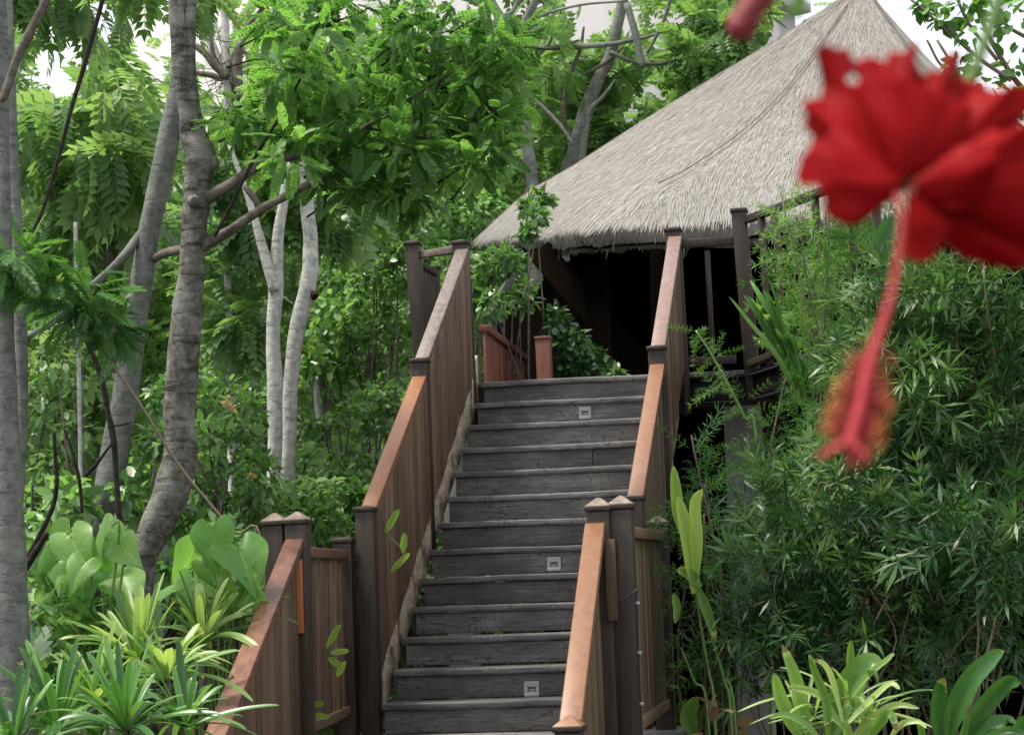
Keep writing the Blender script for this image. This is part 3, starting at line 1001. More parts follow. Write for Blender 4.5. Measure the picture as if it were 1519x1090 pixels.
# red-brown far railing behind the top of the stairs
fa, fb = at(718, 487, 15.6), at(776, 533, 17.9)
zf = fa[2]
t = thing('deck_railing', (fa[0], fa[1], DZ), 'red-brown boarded railing behind the top step, by the green vines', 'railing')
MB().beam(fa, (fb[0], fb[1], zf), .07, .05).build('handrail', 'redwood', t, .004)
m = MB()
boards(m, fa[:2], fb[:2], zf-.03, zf-.03, DZ-.9, DZ-.9, 11, .02, .012)
m.build('board_panel', 'redwood', t, .002)
pp = at(806, 504, 16.4)
t = thing('timber_post', (pp[0], pp[1], DZ), 'stout red-brown post standing alone behind the top step', 'post')
MB().post((pp[0]+.01, pp[1], DZ-.9), pp, .11, .11).build('shaft', 'redwood', t, .006)
MB().box((pp[0]-.061, pp[1]-.061, pp[2]+.001), (pp[0]+.061, pp[1]+.061, pp[2]+.022)).build('post_cap', 'redwood', t, .004)

# ------------------------------------------------------------------ thatched pavilion
EF1, EF2 = at(868, 340, 17.6), at(1690, 322, 17.6)
EB1 = at(694, 356, 21.2)
ZE = EF1[2]
EF2[2] = ZE
EB2 = np.array((EF2[0]+0.3, 21.6, ZE+0.1))
PEAK = at(1279, -22, 19.9)
pav = thing('thatched_pavilion', (EF1[0]+1, 19, DZ), 'open timber pavilion under a steep pale grass thatched roof', 'pavilion')


def eave(u):
    """rounded quadrilateral, u in 0..4: corners at u = 0 (front left), 1 (front right), 2, 3 (back left)"""
    cs = [EF1, EF2, EB2, EB1]
    i = int(u) % 4
    f = u-int(u)
    a, b = cs[i], cs[(i+1) % 4]
    p = a+(b-a)*f
    rr = 0.13
    if f < rr:
        z = cs[(i-1) % 4]; t = .5+.5*f/rr
        p = a+(1-t)**2*rr*(z-a)+t*t*rr*(b-a)
    elif f > 1-rr:
        z = cs[(i+2) % 4]; t = .5+.5*(1-f)/rr
        p = b+(1-t)**2*rr*(z-b)+t*t*rr*(a-b)
    return p


def hipw(u, c, w=.55):
    d = abs((u-c+2) % 4-2)
    return max(0, 1-d/w)


def roof(u, v, lift=0.0):
    e = eave(u)
    p = e+(PEAK-e)*v
    s = -0.34*math.sin(math.pi*v**1.3)*(0.45+0.55*hipw(u, 0)+0.55*hipw(u, 1))
    s += hipw(u, 3, 1.0)*(0.24*math.sin(math.pi*v)+.04*math.exp(-((v-.13)/.1)**2))
    s += 0.03*math.exp(-((v-.12)/.10)**2)+0.012*math.sin(u*23)*(1-v)
    s += 0.004*math.sin(u*61+v*9)*(1-v)
    return p+np.array((0, 0, s+lift))


NU, NV = 160, 30
us = np.linspace(0, 4, NU, endpoint=False)
vs = np.concatenate([[0], np.linspace(0, 1, NV)[1:]])
V = [roof(u, v) for v in vs for u in us]
f = []
for k in range(NV-1):
    for i in range(NU):
        i2 = (i+1) % NU
        f.append((k*NU+i, k*NU+i2, (k+1)*NU+i2, (k+1)*NU+i))
# rounded butt of the thatch at the eave and the underside
nb = len(V)
low = []
for ring, (inn, dz) in enumerate(((.02, -.10), (.06, -.16), (.16, -.17))):
    for u in us:
        e = roof(u, 0)
        d = PEAK-e; d[2] = 0
        d = d/np.linalg.norm(d)
        V.append(e+d*inn*2+np.array((0, 0, dz+.02*math.sin(u*37+ring))))
for ring in range(3):
    a0 = 0 if ring == 0 else nb+(ring-1)*NU
    b0 = nb+ring*NU
    for i in range(NU):
        i2 = (i+1) % NU
        f.append((a0+i2, a0+i, b0+i, b0+i2))
base_v, base_f = np.array(V), np.array(f)
# loose stalks lying down the slope, and the ragged fringe
stv = np.array([(0, -.5, 0), (0, .5, 0), (.5, .5, .008), (.5, -.5, .008), (1, .25, .006), (1, -.25, .006)])
stf = np.array([(0, 3, 2, 1), (3, 5, 4, 2)])
parts = [(base_v, base_f, rng.uniform(.3, .7, len(base_v)))]
Ns = 56000
P = np.empty((Ns, 3)); D = np.empty((Ns, 3)); U_ = np.empty((Ns, 3))
for i in range(Ns):
    u = rng.uniform(-0.95, 1.0) if i % 8 else rng.uniform(0, 4)
    u %= 4
    v = min(.985, rng.uniform(0, 1)**1.35)
    p = roof(u, v); q = roof(u, v-.02 if v > .02 else v+.02)
    d = (q-p) if v > .02 else (p-q)
    r_ = roof((u+.01) % 4, v)
    n_ = np.cross(r_-p, -d)
    n_ = n_/np.linalg.norm(n_)
    n_ = n_ if n_[2] > 0 else -n_
    gl = np.array((0, 0, -1.0)); gl = gl-(gl@n_)*n_
    P[i] = p+n_*.006; D[i] = gl/np.linalg.norm(gl)*.8+.2*d/np.linalg.norm(d)+rng.normal(0, .05, 3); U_[i] = n_
Dn = nrm(D)


def strips(P, D, U, Ln, Wd):
    Yv = nrm(np.cross(U, D)); Z = np.cross(D, Yv)
    V = P[:, None, :]+stv[None, :, 0:1]*D[:, None, :]*Ln[:, None, None]+stv[None, :, 1:2]*Yv[:, None, :]*Wd[:, None, None]+stv[None, :, 2:3]*Z[:, None, :]*Ln[:, None, None]
    Fq = stf[None]+(np.arange(len(P))*6)[:, None, None]
    T = np.repeat(rng.uniform(0, 1, len(P)), 6)
    return V.reshape(-1, 3), Fq.reshape(-1, 4), T


parts.append(strips(P, Dn, U_, rng.uniform(.06, .16, Ns), rng.uniform(.0025, .005, Ns)))
Nf = 9000
P = np.empty((Nf, 3)); D = np.empty((Nf, 3)); U_ = np.empty((Nf, 3))
for i in range(Nf):
    u = rng.uniform(-1.0, 1.0) % 4
    e = roof(u, 0); d = e-PEAK; d[2] = 0; d = d/np.linalg.norm(d)
    k = rng.uniform(0, 1)
    P[i] = e-d*(.02+.10*k)+np.array((0, 0, .02-.15*k)); D[i] = d*.22+np.array((0, 0, -.95))+rng.normal(0, .07, 3); U_[i] = d+np.array((0, 0, .3))
clump = 0.55+0.45*np.sin(P[:, 0]*9+np.sin(P[:, 0]*23)*1.3)
parts.append(strips(P, nrm(D), nrm(U_), rng.uniform(.045, .085, Nf)*(0.85+.3*clump)*np.where(rng.uniform(0, 1, Nf) < .02, 1.9, 1), rng.uniform(.004, .008, Nf)))
v_, f_, t_ = join(parts)
th = link('thatch', np_mesh('thatch', v_, f_, t_), 'thatch_l', pav)
# underside lining, a hand below the thatch, roof shade put into its colour
V = [roof(u, v*.97, -.2-.1*v)+np.array((0, 0, 0)) for v in np.linspace(0.015, 1, 8) for u in us]
f = []
for k in range(7):
    for i in range(NU):
        i2 = (i+1) % NU
        f.append((k*NU+i2, k*NU+i, (k+1)*NU+i, (k+1)*NU+i2))
link('ceiling_lining', np_mesh('ceiling_lining', V, f, np.full(len(V), .5), True), 'shade_lining', pav)


def hip_pole(u0, v0, v1, r=.007):
    m = MB()
    pts = [roof(u0+0.004*math.sin(k*2.1), v0+(v1-v0)*k/9, .05) for k in range(10)]
    tube(m, pts, [r]*10, 6, 3)
    m.build('hip_pole', 'cord', pav, smooth=True)


hip_pole(0.02, .19, .93)
hip_pole(0.985, .45, .965)
m = MB()
tube(m, [roof(0.02, .965, .05)+np.array((-.05, -.02, 0)), PEAK+np.array((0, -.12, -.05)), roof(.985, .965, .05)], [.02]*3, 6, 4)
m.build('ridge_binding', 'cord', pav)
# structure under the roof
ins = 0.55
inner = [EF1+np.array((.55, .5, 0)), EF2+np.array((-.6, .5, 0)), EB2+np.array((-.6, -.5, 0)), EB1+np.array((.9, -.5, 0))]
for p in inner:
    MB().post((p[0], p[1], DZ-.3), (p[0], p[1], ZE+.1), .16, .16).build('roof_post', 'shade_timber', pav, .006)
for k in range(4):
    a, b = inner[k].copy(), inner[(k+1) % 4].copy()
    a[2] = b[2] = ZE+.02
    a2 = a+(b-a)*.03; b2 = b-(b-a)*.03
    MB().beam(a2, b2, .12, .16).build('eave_beam', 'shade_timber', pav, .005)
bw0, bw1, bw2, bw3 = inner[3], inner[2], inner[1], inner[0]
MB().box((bw0[0]+.3, bw0[1]-.9, DZ-2.5), (bw1[0]+.05, bw0[1]-.84, ZE+.75)).build('back_shade_wall', 'shade_lining', pav)  # back and side walls added to keep daylight out of the void
MB().box((bw1[0]+.1, bw3[1]+.2, DZ-2.5), (bw1[0]+.16, bw0[1]+.25, ZE)).build('side_shade_wall', 'shade_lining', pav)
MB().beam((EF1[0]+.12, EF1[1]+.45, DZ-.35), (EB1[0]+.32, EB1[1]-.25, DZ-.35), .05, 3.3).build('side_shade_wall', 'shade_lining', pav)
MB().box((bw3[0]-.6, 17.15, DZ-.12), (bw1[0]+.3, bw0[1]+.2, DZ-.04)).build('floor_boards', 'shade_timber', pav)
MB().beam(at(800, 372, 18.6), at(985, 585, 18.6), .12, .22).build('sloping_beam', 'shade_beam', pav, .006)
MB().post(at(978, 560, 17.4), at(974, 370, 17.4), .1, .1).build('roof_post', 'shade_timber', pav, .006)
# black sheet added behind the space below the deck, standing in for shade
MB().box((SX1+.2, 17.0, -.2), (EF2[0]+1, 17.06, DZ-.13)).build('shade_backing', 'shade_lining', pav)

# ------------------------------------------------------------------ pale building far behind the trees
bl, br = at(560, 40, 41), at(1179, 20, 53)
top = at(1179, 20, 53)[2]
bld = thing('pale_building', ((bl[0]+br[0])/2, 47, ground_z(0, 47)), 'pale rendered building far behind the trees, its roof corner beside the thatch', 'building')
zb = ground_z(0, 47)-1
ax = nrm(np.array((br[0]-bl[0], br[1]-bl[1], 0.0))); ay = np.array((-ax[1], ax[0], 0.0)); LB = float(np.hypot(br[0]-bl[0], br[1]-bl[1]))
O_ = np.array((bl[0], bl[1], 0.0))


def bbox(name, mat, par, x0, x1, y0, y1, z0, z1):
    q = [(x0, y0), (x1, y0), (x1, y1), (x0, y1)]
    return MB().hexa([O_+ax*a+ay*c+np.array((0, 0, z0)) for a, c in q]+[O_+ax*a+ay*c+np.array((0, 0, z1)) for a, c in q]).build(name, mat, par)


bbox('wall', 'pale_wall', bld, 0, LB, 0, 8, zb, top)
bbox('roof', 'pale_wall', bld, -.25, LB+.25, -.3, 8.3, top+.002, top+.22)
wl = at(520, 640, 27); wr = at(668, 640, 27)
gw = thing('garden_wall', (wl[0], 27, ground_z(wl[0], 27)), 'pale low wall glimpsed through shrubs left of the long flight', 'wall')
MB().box((wl[0], 27, ground_z(wl[0], 27)-.8), (wr[0], 27.2, at(600, 632, 27)[2])).build('wall', 'pale_wall', gw)
MB().box((wl[0]-.03, 26.97, at(600, 632, 27)[2]+.001), (wr[0]+.03, 27.23, at(600, 632, 27)[2]+.06)).build('coping', 'pale_wall', gw)

# ------------------------------------------------------------------ plants
T_FAR = frond(5, .42, .30, .25)
T_CAN = [frond(8, .27, .38, .20), frond(8, .28, .40, .34), frond(9, .25, .36, .10)]
T_PALE = [frond(8, .42, .24, .45), frond(7, .46, .26, .65)]
T_FINE = frond(12, .26, .16, .18)
T_OV = oval4(.27, .05, -.14)
T_OVW = oval4(.36, .06, -.2)
T_WH = [whorl(9, 3, .42, .075), whorl(8, 4, .36, .08), whorl(8, 2, .5, .075), whorl(7, 3, .55, .07), whorl(10, 2, .34, .085)]
T_WHS = [whorl(8, 5, .24, .055), whorl(9, 6, .2, .05)]
DOWN = np.array((0, 0, -1.0))
TOCAM = np.array((0.1, -1.0, 0.0))


def multi(name, mat, tpls, P, D, S, parent=None, label=None, upn=.35, tint=None, tintn=.12):
    k = rng.integers(0, len(tpls), len(P))
    ps = []
    S = np.broadcast_to(np.asarray(S, float), (len(P),))
    for i, tp in enumerate(tpls):
        q = k == i
        if q.any():
            ps.append(spread(tp, P[q], D[q], S[q], upn=upn, tint=None if tint is None else tint[q], tintn=tintn))
    v, f, t = join(ps)
    return link(name, np_mesh(name, v, f, t), mat, parent, label)


def crown(parent, blobs, per, tpls, mat, size, up=-.15, out=1.0, upn=.35, name='crown', clumpt=True):
    """leaves in clumps; each clump leans to its own shade of green"""
    Ps, Ds, Ts = [], [], []
    for b in blobs:
        P, O = in_blobs([b], per)
        if b[0][1] > 11 and (b[0][2] > 3.5 or b[0][1] > 15):
            P, O = cull(P, O)
        D = O*out+rng.normal(0, .55, O.shape)+np.array((0, 0, up))
        Ps.append(P); Ds.append(D)
        Ts.append(np.clip(rng.uniform(.1, .9)+rng.normal(0, .26, len(P)), 0, 1))
    P, D, T = np.vstack(Ps), np.vstack(Ds), np.concatenate(Ts)
    S = rng.uniform(size[0], size[1], len(P))
    return multi(name, mat, tpls if isinstance(tpls, list) else [tpls], P, D, S, parent, tint=T, upn=upn)


def base_of(px, py, Y):
    p = at(px, py, Y)
    return np.array((p[0], p[1], float(ground_z(p[0], p[1]))))


def stem(parent, pts, Y, mat, name='trunk', ground=True, seg=10, wob=.05, ext=None):
    P, R = pxpath(pts, Y)
    if ground:
        g = np.array((P[-1][0]+(ext or 0), P[-1][1], float(ground_z(P[-1][0], P[-1][1]))-.05))
        if P[-1][2] > g[2]+.1:
            P = np.vstack([P, g]); R = np.append(R, R[-1]*1.15)
    m = MB()
    tube(m, P, R, seg, 6, wob, .5)
    return m.build(name, mat, parent, smooth=True)


def grid_blobs(x0, y0, x1, y1, r, Y0, Y1, n, keep=None, sq=.8):
    B = []
    while len(B) < n:
        x, y = rng.uniform(x0, x1), rng.uniform(y0, y1)
        if keep and not keep(x, y):
            continue
        B.append((x, y, r*rng.uniform(.7, 1.3), rng.uniform(Y0, Y1), sq))
    return px_blobs(B)


HOLES = [(85, 105, 42, 30), (225, 40, 45, 55), (318, 80, 28, 62), (650, 18, 36, 20), (590, 26, 20, 12), (890, 40, 24, 12), (850, 22, 18, 12), (940, 30, 16, 10), (995, 42, 18, 12), (965, 120, 24, 14), (730, 10, 40, 20), (440, 5, 20, 14), (1165, 60, 25, 40), (505, 10, 15, 12), (215, 130, 26, 20), (95, 40, 22, 14), (160, 20, 20, 16), (700, 215, 18, 12), (925, 150, 18, 10), (600, 662, 36, 12), (645, 640, 14, 10), (478, 588, 6, 14), (505, 655, 8, 10), (520, 385, 10, 6), (590, 540, 5, 5)]


def hole(x, y, g=0.0):
    return any(((x-a)/(r+g))**2+((y-b_)/(q+g))**2 < 1 for a, b_, r, q in HOLES)


def to_px(P):
    P = np.asarray(P)-np.array([0, 0, EYE]); z = P@_fw
    return 759.5+F*(P@RT)/z, 545-F*(P@UP)/z


def cull(P, *arrs):
    """thin the leaves where the sky shows between the crowns"""
    x, y = to_px(P)
    k = np.array([not (hole(a, b_, 17) and rng.uniform() < .97) for a, b_ in zip(x, y)])
    return (P[k],)+tuple(a[k] for a in arrs)


# --- far woodland, one mass
def keep_far(x, y):
    if y < 120:
        gap = .8
        if 560 < x < 700 or 820 < x < 1010 or 205 < x < 345: gap = .93
        return rng.uniform() > gap*(1-y/150)
    return True


B1 = grid_blobs(-80, -60, 1240, 760, 52, 25, 34, 420, keep_far)
B2 = grid_blobs(-80, -40, 1250, 640, 60, 38, 46, 230, keep_far)
P1, O1 = in_blobs(B1, 42); P2, O2 = in_blobs(B2, 38)
P1, O1 = cull(P1, O1); P2, O2 = cull(P2, O2)
T1 = np.clip(.5+.35*np.sin(P1[:, 0]*1.9+P1[:, 1])*np.cos(P1[:, 2]*2.3)+rng.normal(0, .2, len(P1)), 0, 1)
T2 = np.clip(.55+.35*np.sin(P2[:, 0]*1.3+P2[:, 1])*np.cos(P2[:, 2]*1.7)+rng.normal(0, .2, len(P2)), 0, 1)
D1 = O1+rng.normal(0, .6, O1.shape)+DOWN*.25
D2 = O2+rng.normal(0, .6, O2.shape)+DOWN*.25
v_, f_, t_ = join([spread(T_FAR, P1, D1, rng.uniform(.24, .42, len(P1)), tint=T1), spread(T_FAR, P2, D2, rng.uniform(.4, .62, len(P2)), tint=T2)])
o = link('far_woodland', np_mesh('far_woodland', v_, f_, t_), 'lf_far')
tag(o, 'leafy green woodland filling the slope behind everything', 'woodland', kind='stuff')

# --- ground cover, one mass
n = 9000
x = rng.uniform(-7.5, 3.2, n); y = rng.uniform(9, 24, n)
k = ~((x > LX0-.1) & (x < LX1+.1) & (y < 15.2)) & ~((x > -1.5) & (y > 14.6))
x, y = x[k], y[k]
P = np.stack([x, y, ground_z(x, y)+rng.uniform(0, .28, len(x))], -1)
D = rand_dir(len(x), .5)
v_, f_, t_ = join([spread(T_OV, P, D, rng.uniform(.07, .16, len(x))), spread(T_FAR, P[::3], D[::3], rng.uniform(.2, .35, len(P[::3])))])
o = link('ground_cover', np_mesh('ground_cover', v_, f_, t_), 'lf_ground')
tag(o, 'low leafy ground cover over the dark soil', 'ground cover', kind='stuff')

# --- trees with measured trunks ------------------------------------------------
# main tree
t = thing('ringed_bark_tree', base_of(205, 900, 10.5), 'ringed brown trunk with a knob, bearing the large feathery bright green canopy', 'tree')
stem(t, [(286, -60, 9), (283, -5, 9), (281, 60, 10), (281, 140, 14), (285, 190, 19), (297, 232, 24), (295, 265, 21), (290, 310, 20), (286, 370, 20), (280, 440, 22), (272, 530, 24), (266, 620, 25), (268, 665, 26), (258, 720, 27), (232, 780, 26), (212, 830, 22), (204, 890, 23)], 10.5, 'bark_main', seg=14, wob=.045)
stem(t, [(258, -60, 12), (261, 0, 12), (266, 70, 13), (272, 130, 13), (280, 195, 13)], 10.47, 'bark_main', 'trunk_fork', False, seg=12)
stem(t, [(283, 297, 4, .02), (286, 298, 10, -.06), (289, 299, 8, -.095)], 10.5, 'bark_main', 'knot_stub', False, 10)
stem(t, [(316, 232, 3, -.02), (314, 240, 12, 0), (306, 252, 10, 0)], 10.5, 'bark_main', 'burl', False, 10)
stem(t, [(296, 302, 11, .07), (318, 288, 10, .03), (345, 272, 9), (385, 245, 8), (415, 237, 7), (470, 222, 5), (540, 190, 4), (610, 145, 3), (690, 95, 1.5)], 10.45, 'bark_mid', 'branch', False, 8)
stem(t, [(290, 374, 10, .13), (318, 355, 9, .08), (345, 340, 8), (385, 312, 7), (430, 288, 6.5), (482, 260, 5.5)], 10.4, 'bark_mid', 'branch', False, 8)
stem(t, [(318, 352, 3), (345, 300, 3), (380, 230, 3), (420, 165, 2.5), (460, 90, 2)], 10.3, 'bark_dark', 'branch', False, 6)
stem(t, [(388, 310, 5), (374, 290, 6), (362, 276, 4)], 10.4, 'bark_mid', 'branch', False, 6)
stem(t, [(540, 190, 2), (600, 200, 2), (660, 210, 1.2)], 10.45, 'bark_dark', 'branch', False, 6)
CB = [(402, 25, 32), (430, 20, 50), (480, 45, 55), (540, 20, 60), (600, 45, 55), (660, 60, 55), (715, 95, 45), (735, 60, 35), (418, 92, 40), (455, 110, 60), (515, 105, 60), (575, 110, 60), (635, 120, 60), (690, 140, 45),
      (400, 180, 55), (460, 175, 60), (520, 180, 60), (580, 180, 55), (640, 185, 50), (690, 180, 35), (380, 220, 45), (430, 215, 50), (490, 235, 55), (545, 240, 50), (600, 235, 50), (640, 240, 35), (520, 270, 28), (575, 285, 30), (620, 300, 24)]
crown(t, px_blobs([(a+rng.normal(0, 8), b+rng.normal(0, 8), r*rng.uniform(.5, .95), 10.5+.5*math.sin(i*2.3)+.004*(a-500)*.6, .75) for i, (a, b, r) in enumerate(CB)]), 30, T_CAN, 'lf_canopy', (.10, .19), -.15, .8, .35)
EB_ = [(rng.uniform(340, 770), rng.uniform(-10, 330)) for _ in range(150)]
EB_ = [(a, c) for a, c in EB_ if c < 300-.25*max(0, a-560) and not (a < 400 and c < 150) and not (a < 480 and c > 215)]
crown(t, px_blobs([(a, c, 26, 10.9+.6*math.sin(a*.05)) for a, c in EB_]), 10, T_CAN, 'lf_canopy', (.09, .17), -.15, .9, .4, 'outer_foliage')
m = MB()
for k in range(60):
    a, c = EB_[k % len(EB_)]
    q = at(a, c, 10.8); e = q+rng.normal(0, .12, 3); s0 = at(a-rng.uniform(30, 70), c+rng.uniform(10, 50), 10.7)
    tube(m, [s0, (s0+q)/2+rng.normal(0, .02, 3), q, e], [.006, .004, .003, .0015], 5, 3)
m.build('twigs', 'bark_dark', t)
# smooth grey leaning tree behind it
t = thing('grey_bark_tree', base_of(100, 1000, 11.6), 'smooth grey trunk leaning right and passing behind the ringed brown trunk', 'tree')
stem(t, [(278, -60, 10), (272, 40, 12), (264, 130, 14), (252, 195, 17), (240, 258, 17), (224, 328, 17), (213, 400, 17), (204, 460, 17), (190, 560, 20), (176, 640, 21), (162, 720, 22), (146, 790, 22), (122, 900, 22), (100, 1010, 20)], 11.6, 'bark_grey', seg=12, wob=.03)
stem(t, [(224, 328, 9, .12), (205, 352, 7, .07), (180, 385, 7), (140, 422, 7), (95, 465, 6), (40, 502, 5)], 11.5, 'bark_grey', 'branch', False, 8)
stem(t, [(222, 388, 6, .33), (250, 374, 7, .1), (296, 368, 6, -.7)], 11.3, 'bark_mid', 'branch', False, 8)
crown(t, px_blobs([(60, -40, 60, 12), (150, -50, 70, 12.2), (250, -40, 60, 12), (200, 20, 45, 12.3), (110, 30, 50, 12.5)]), 36, T_PALE, 'lf_pale', (.2, .34), -.5)
# two grey trunks at the left edge
t = thing('grey_bark_tree', base_of(22, 1100, 9.2), 'thickest grey trunk, cut off by the left edge of the photo', 'tree')
stem(t, [(-4, -60, 11), (0, 60, 12), (3, 200, 12), (5, 350, 13), (7, 500, 15), (9, 620, 20), (11, 750, 25), (14, 900, 29), (20, 1040, 31), (24, 1120, 33)], 9.2, 'bark_grey', seg=14, wob=.03)
stem(t, [(0, 150, 6), (8, 138, 7), (25, 88, 7), (48, 42, 7), (70, -5, 7), (82, -50, 6)], 9.1, 'bark_mid', 'branch', False, 8)
t = thing('grey_bark_tree', base_of(34, 760, 9.9), 'slim straight grey trunk close beside the thickest trunk at the left edge', 'tree')
stem(t, [(8, -60, 9), (12, 60, 9), (18, 220, 10), (25, 360, 10), (31, 500, 10), (33, 620, 9), (28, 720, 9), (24, 800, 9)], 9.9, 'bark_grey', seg=10, wob=.03)
# leaning sapling and its feathery leaves
t = thing('leaning_sapling', base_of(20, 460, 9.4), 'thin dark sapling leaning across the upper left with feathery leaves at its foot', 'sapling')
stem(t, [(160, -40, 4), (152, 0, 4), (130, 80, 4), (105, 165, 3.5), (85, 240, 3.5), (60, 320, 3), (36, 360, 3), (10, 395, 3)], 9.4, 'bark_dark', seg=6)
crown(t, px_blobs([(15, 385, 40, 9.2), (60, 400, 40, 9.2), (110, 420, 40, 9.3), (40, 430, 40, 9.2), (90, 450, 35, 9.4), (150, 470, 35, 9.4), (180, 480, 22, 9.5), (20, 380, 30, 9.1), (130, 440, 30, 9.3), (160, 500, 22, 9.4)]), 24, T_FINE, 'lf_fine', (.12, .2), -.1, .8)
# dark crooked stem
t = thing('crooked_sapling', base_of(182, 820, 9.9), 'thin black crooked stem standing between the grey trunks', 'sapling')
stem(t, [(95, 440, 2.5), (110, 472, 3.5), (135, 520, 4), (150, 560, 4.5), (160, 610, 4.5), (168, 650, 5), (172, 700, 4.5), (176, 760, 5), (182, 830, 5)], 9.9, 'bark_dark', seg=7)
stem(t, [(169, 632, 2), (180, 630, 2), (195, 626, 1.5)], 9.9, 'bark_dark', 'twig', False, 5)
stem(t, [(127, 705, 3), (140, 692, 3.5), (152, 676, 2.5), (168, 655, 2)], 9.95, 'bark_dark', 'twig', False, 5)
stem(t, [(80, 640, 3), (82, 680, 3), (84, 720, 4), (75, 760, 4), (40, 830, 5)], 10.2, 'bark_dark', 'branch', False, 6)
stem(t, [(95, 635, 2), (108, 672, 2.5), (118, 715, 3), (122, 760, 3)], 10.25, 'bark_dark', 'branch', False, 6)
stem(t, [(70, 790, 5), (55, 815, 6), (35, 845, 7), (20, 870, 6)], 9.7, 'bark_dark', 'branch', False, 6)
# liana
t = thing('hanging_liana', base_of(420, 850, 10.0), 'long thin pale liana slanting down to the left newel posts', 'vine')
stem(t, [(150, 520, 2), (175, 552, 2.2), (215, 610, 2.4), (262, 685, 2.4), (310, 745, 2.3), (350, 790, 2.2), (392, 830, 2)], 10.0, 'twig', 'stem', True, 5)
# thin pale poles
for pts, Y, lab in (([(112, 330, 3), (113, 380, 3.5), (113, 425, 3), (116, 500, 3)], 13, 'thin white broken sapling trunk in the shrubs at left'),
                    ([(118, 540, 5), (121, 620, 6), (122, 700, 6), (123, 780, 6)], 13.5, 'thin straight grey sapling trunk right of the left edge trunks')):
    t = thing('slender_tree', base_of(pts[-1][0], pts[-1][1], Y), lab, 'tree')
    stem(t, pts, Y, 'bark_grey' if Y > 13.2 else 'bark_white', seg=7)
# white trunks
t = thing('white_bark_tree', base_of(405, 735, 15), 'pale trunk forking into a thin slanting limb, leftmost of the two white trunks', 'tree')
stem(t, [(428, 240, 7), (420, 300, 8), (412, 355, 9), (409, 430, 11), (405, 500, 11), (407, 560, 12), (408, 650, 11), (405, 740, 11)], 15, 'bark_white', seg=11, wob=.04)
stem(t, [(340, 215, 3), (362, 275, 4.5), (380, 332, 6), (396, 392, 8), (407, 432, 8)], 14.95, 'bark_white', 'limb', False, 9)
crown(t, px_blobs([(330, 150, 40, 15.3), (380, 330, 40, 15.8), (430, 180, 45, 15.5), (345, 250, 40, 15.8), (300, 330, 45, 16.5), (335, 420, 45, 16.3), (370, 480, 35, 16)]), 44, T_FAR, 'lf_pale', (.22, .36), -.5)
t = thing('white_bark_tree', base_of(424, 735, 15.2), 'pale thick trunk with a bend and dark knot, rightmost of the two white trunks', 'tree')
stem(t, [(452, 230, 10), (455, 300, 10.5), (460, 350, 11), (460, 400, 13), (453, 440, 13), (440, 490, 12), (432, 560, 12), (428, 650, 12), (424, 740, 12)], 15.2, 'bark_white', seg=11, wob=.04)
stem(t, [(470, 436, 2, -.1), (466, 438, 7, -.02), (460, 440, 6, .02)], 15.2, 'bark_dark', 'knot_stub', False, 8)
crown(t, px_blobs([(470, 250, 45, 15.8), (500, 320, 40, 16.2), (440, 300, 35, 16)]), 40, T_FAR, 'lf_pale', (.22, .36), -.5)
t = thing('white_bark_tree', base_of(488, 720, 17.5), 'pale slanting trunk half hidden in shrubs behind the two white trunks', 'tree')
stem(t, [(512, 320, 7), (524, 350, 8), (536, 372, 7)], 17.6, 'bark_white', 'limb', False, 8)
stem(t, [(472, 560, 9), (478, 620, 10), (485, 680, 11), (492, 740, 11)], 17.5, 'bark_grey', seg=8)
# dead broken-limbed tree
t = thing('dead_tree', base_of(336, 230, 16), 'pale dead tree with a tangle of broken limbs at the top left of the canopy', 'tree')
stem(t, [(330, -50, 6), (333, 0, 6), (335, 80, 7), (338, 130, 7), (336, 170, 6), (335, 215, 4), (336, 300, 5), (338, 420, 6)], 16, 'bark_white', seg=8)
for pts in ([(297, 10, 3), (310, 45, 3), (328, 92, 4), (336, 110, 4)], [(306, -10, 2.5), (318, 30, 3), (332, 80, 3)], [(290, 68, 5), (305, 80, 6), (322, 100, 7), (338, 115, 6)],
            [(290, 108, 4), (312, 112, 5), (330, 118, 5)], [(392, 8, 3), (372, 35, 4), (352, 72, 4), (340, 105, 4)], [(312, 44, 3), (316, 80, 4), (328, 105, 5)],
            [(345, 95, 5), (350, 130, 7), (347, 152, 5)], [(410, -10, 3), (380, -2, 3), (350, -12, 3)], [(358, 60, 5), (352, 100, 8), (356, 148, 6)]):
    stem(t, pts, 16+rng.uniform(-.1, .1), 'bark_mid' if rng.uniform() < .6 else 'bark_white', 'limb', False, 7)
m = MB()
for k in range(40):
    a = at(345+rng.normal(0, 14), 110+rng.normal(0, 18), 16)
    tube(m, [a, a+rng.normal(0, .07, 3), a+rng.normal(0, .13, 3)], [.005, .004, .002], 4, 2)
m.build('twig_tangle', 'bark_mid', t)

# --- trees behind the roof line
t = thing('grey_bark_tree', base_of(795, 330, 24), 'straight grey trunk rising from behind the left end of the thatched roof', 'tree')
stem(t, [(768, 88, 8), (772, 140, 8.5), (781, 200, 9), (789, 265, 10), (794, 335, 11)], 24, 'bark_grey', seg=9)
for pts in ([(768, 95, 7), (762, 60, 6), (745, 30, 7), (728, 0, 6), (720, -40, 5)], [(768, 80, 5), (775, 40, 6), (790, 10, 6), (805, -30, 5)], [(745, 30, 5), (765, 12, 5), (775, -20, 4)],
            [(690, 55, 2), (730, 52, 2.5), (770, 45, 3), (800, 25, 2.5), (860, 8, 2), (930, 2, 1.5)], [(772, 130, 3), (800, 155, 3), (830, 185, 3), (850, 215, 2.5)],
            [(700, 190, 2), (740, 160, 2), (772, 118, 2.5)]):
    stem(t, pts, 23.9, 'bark_grey', 'branch', False, 7)
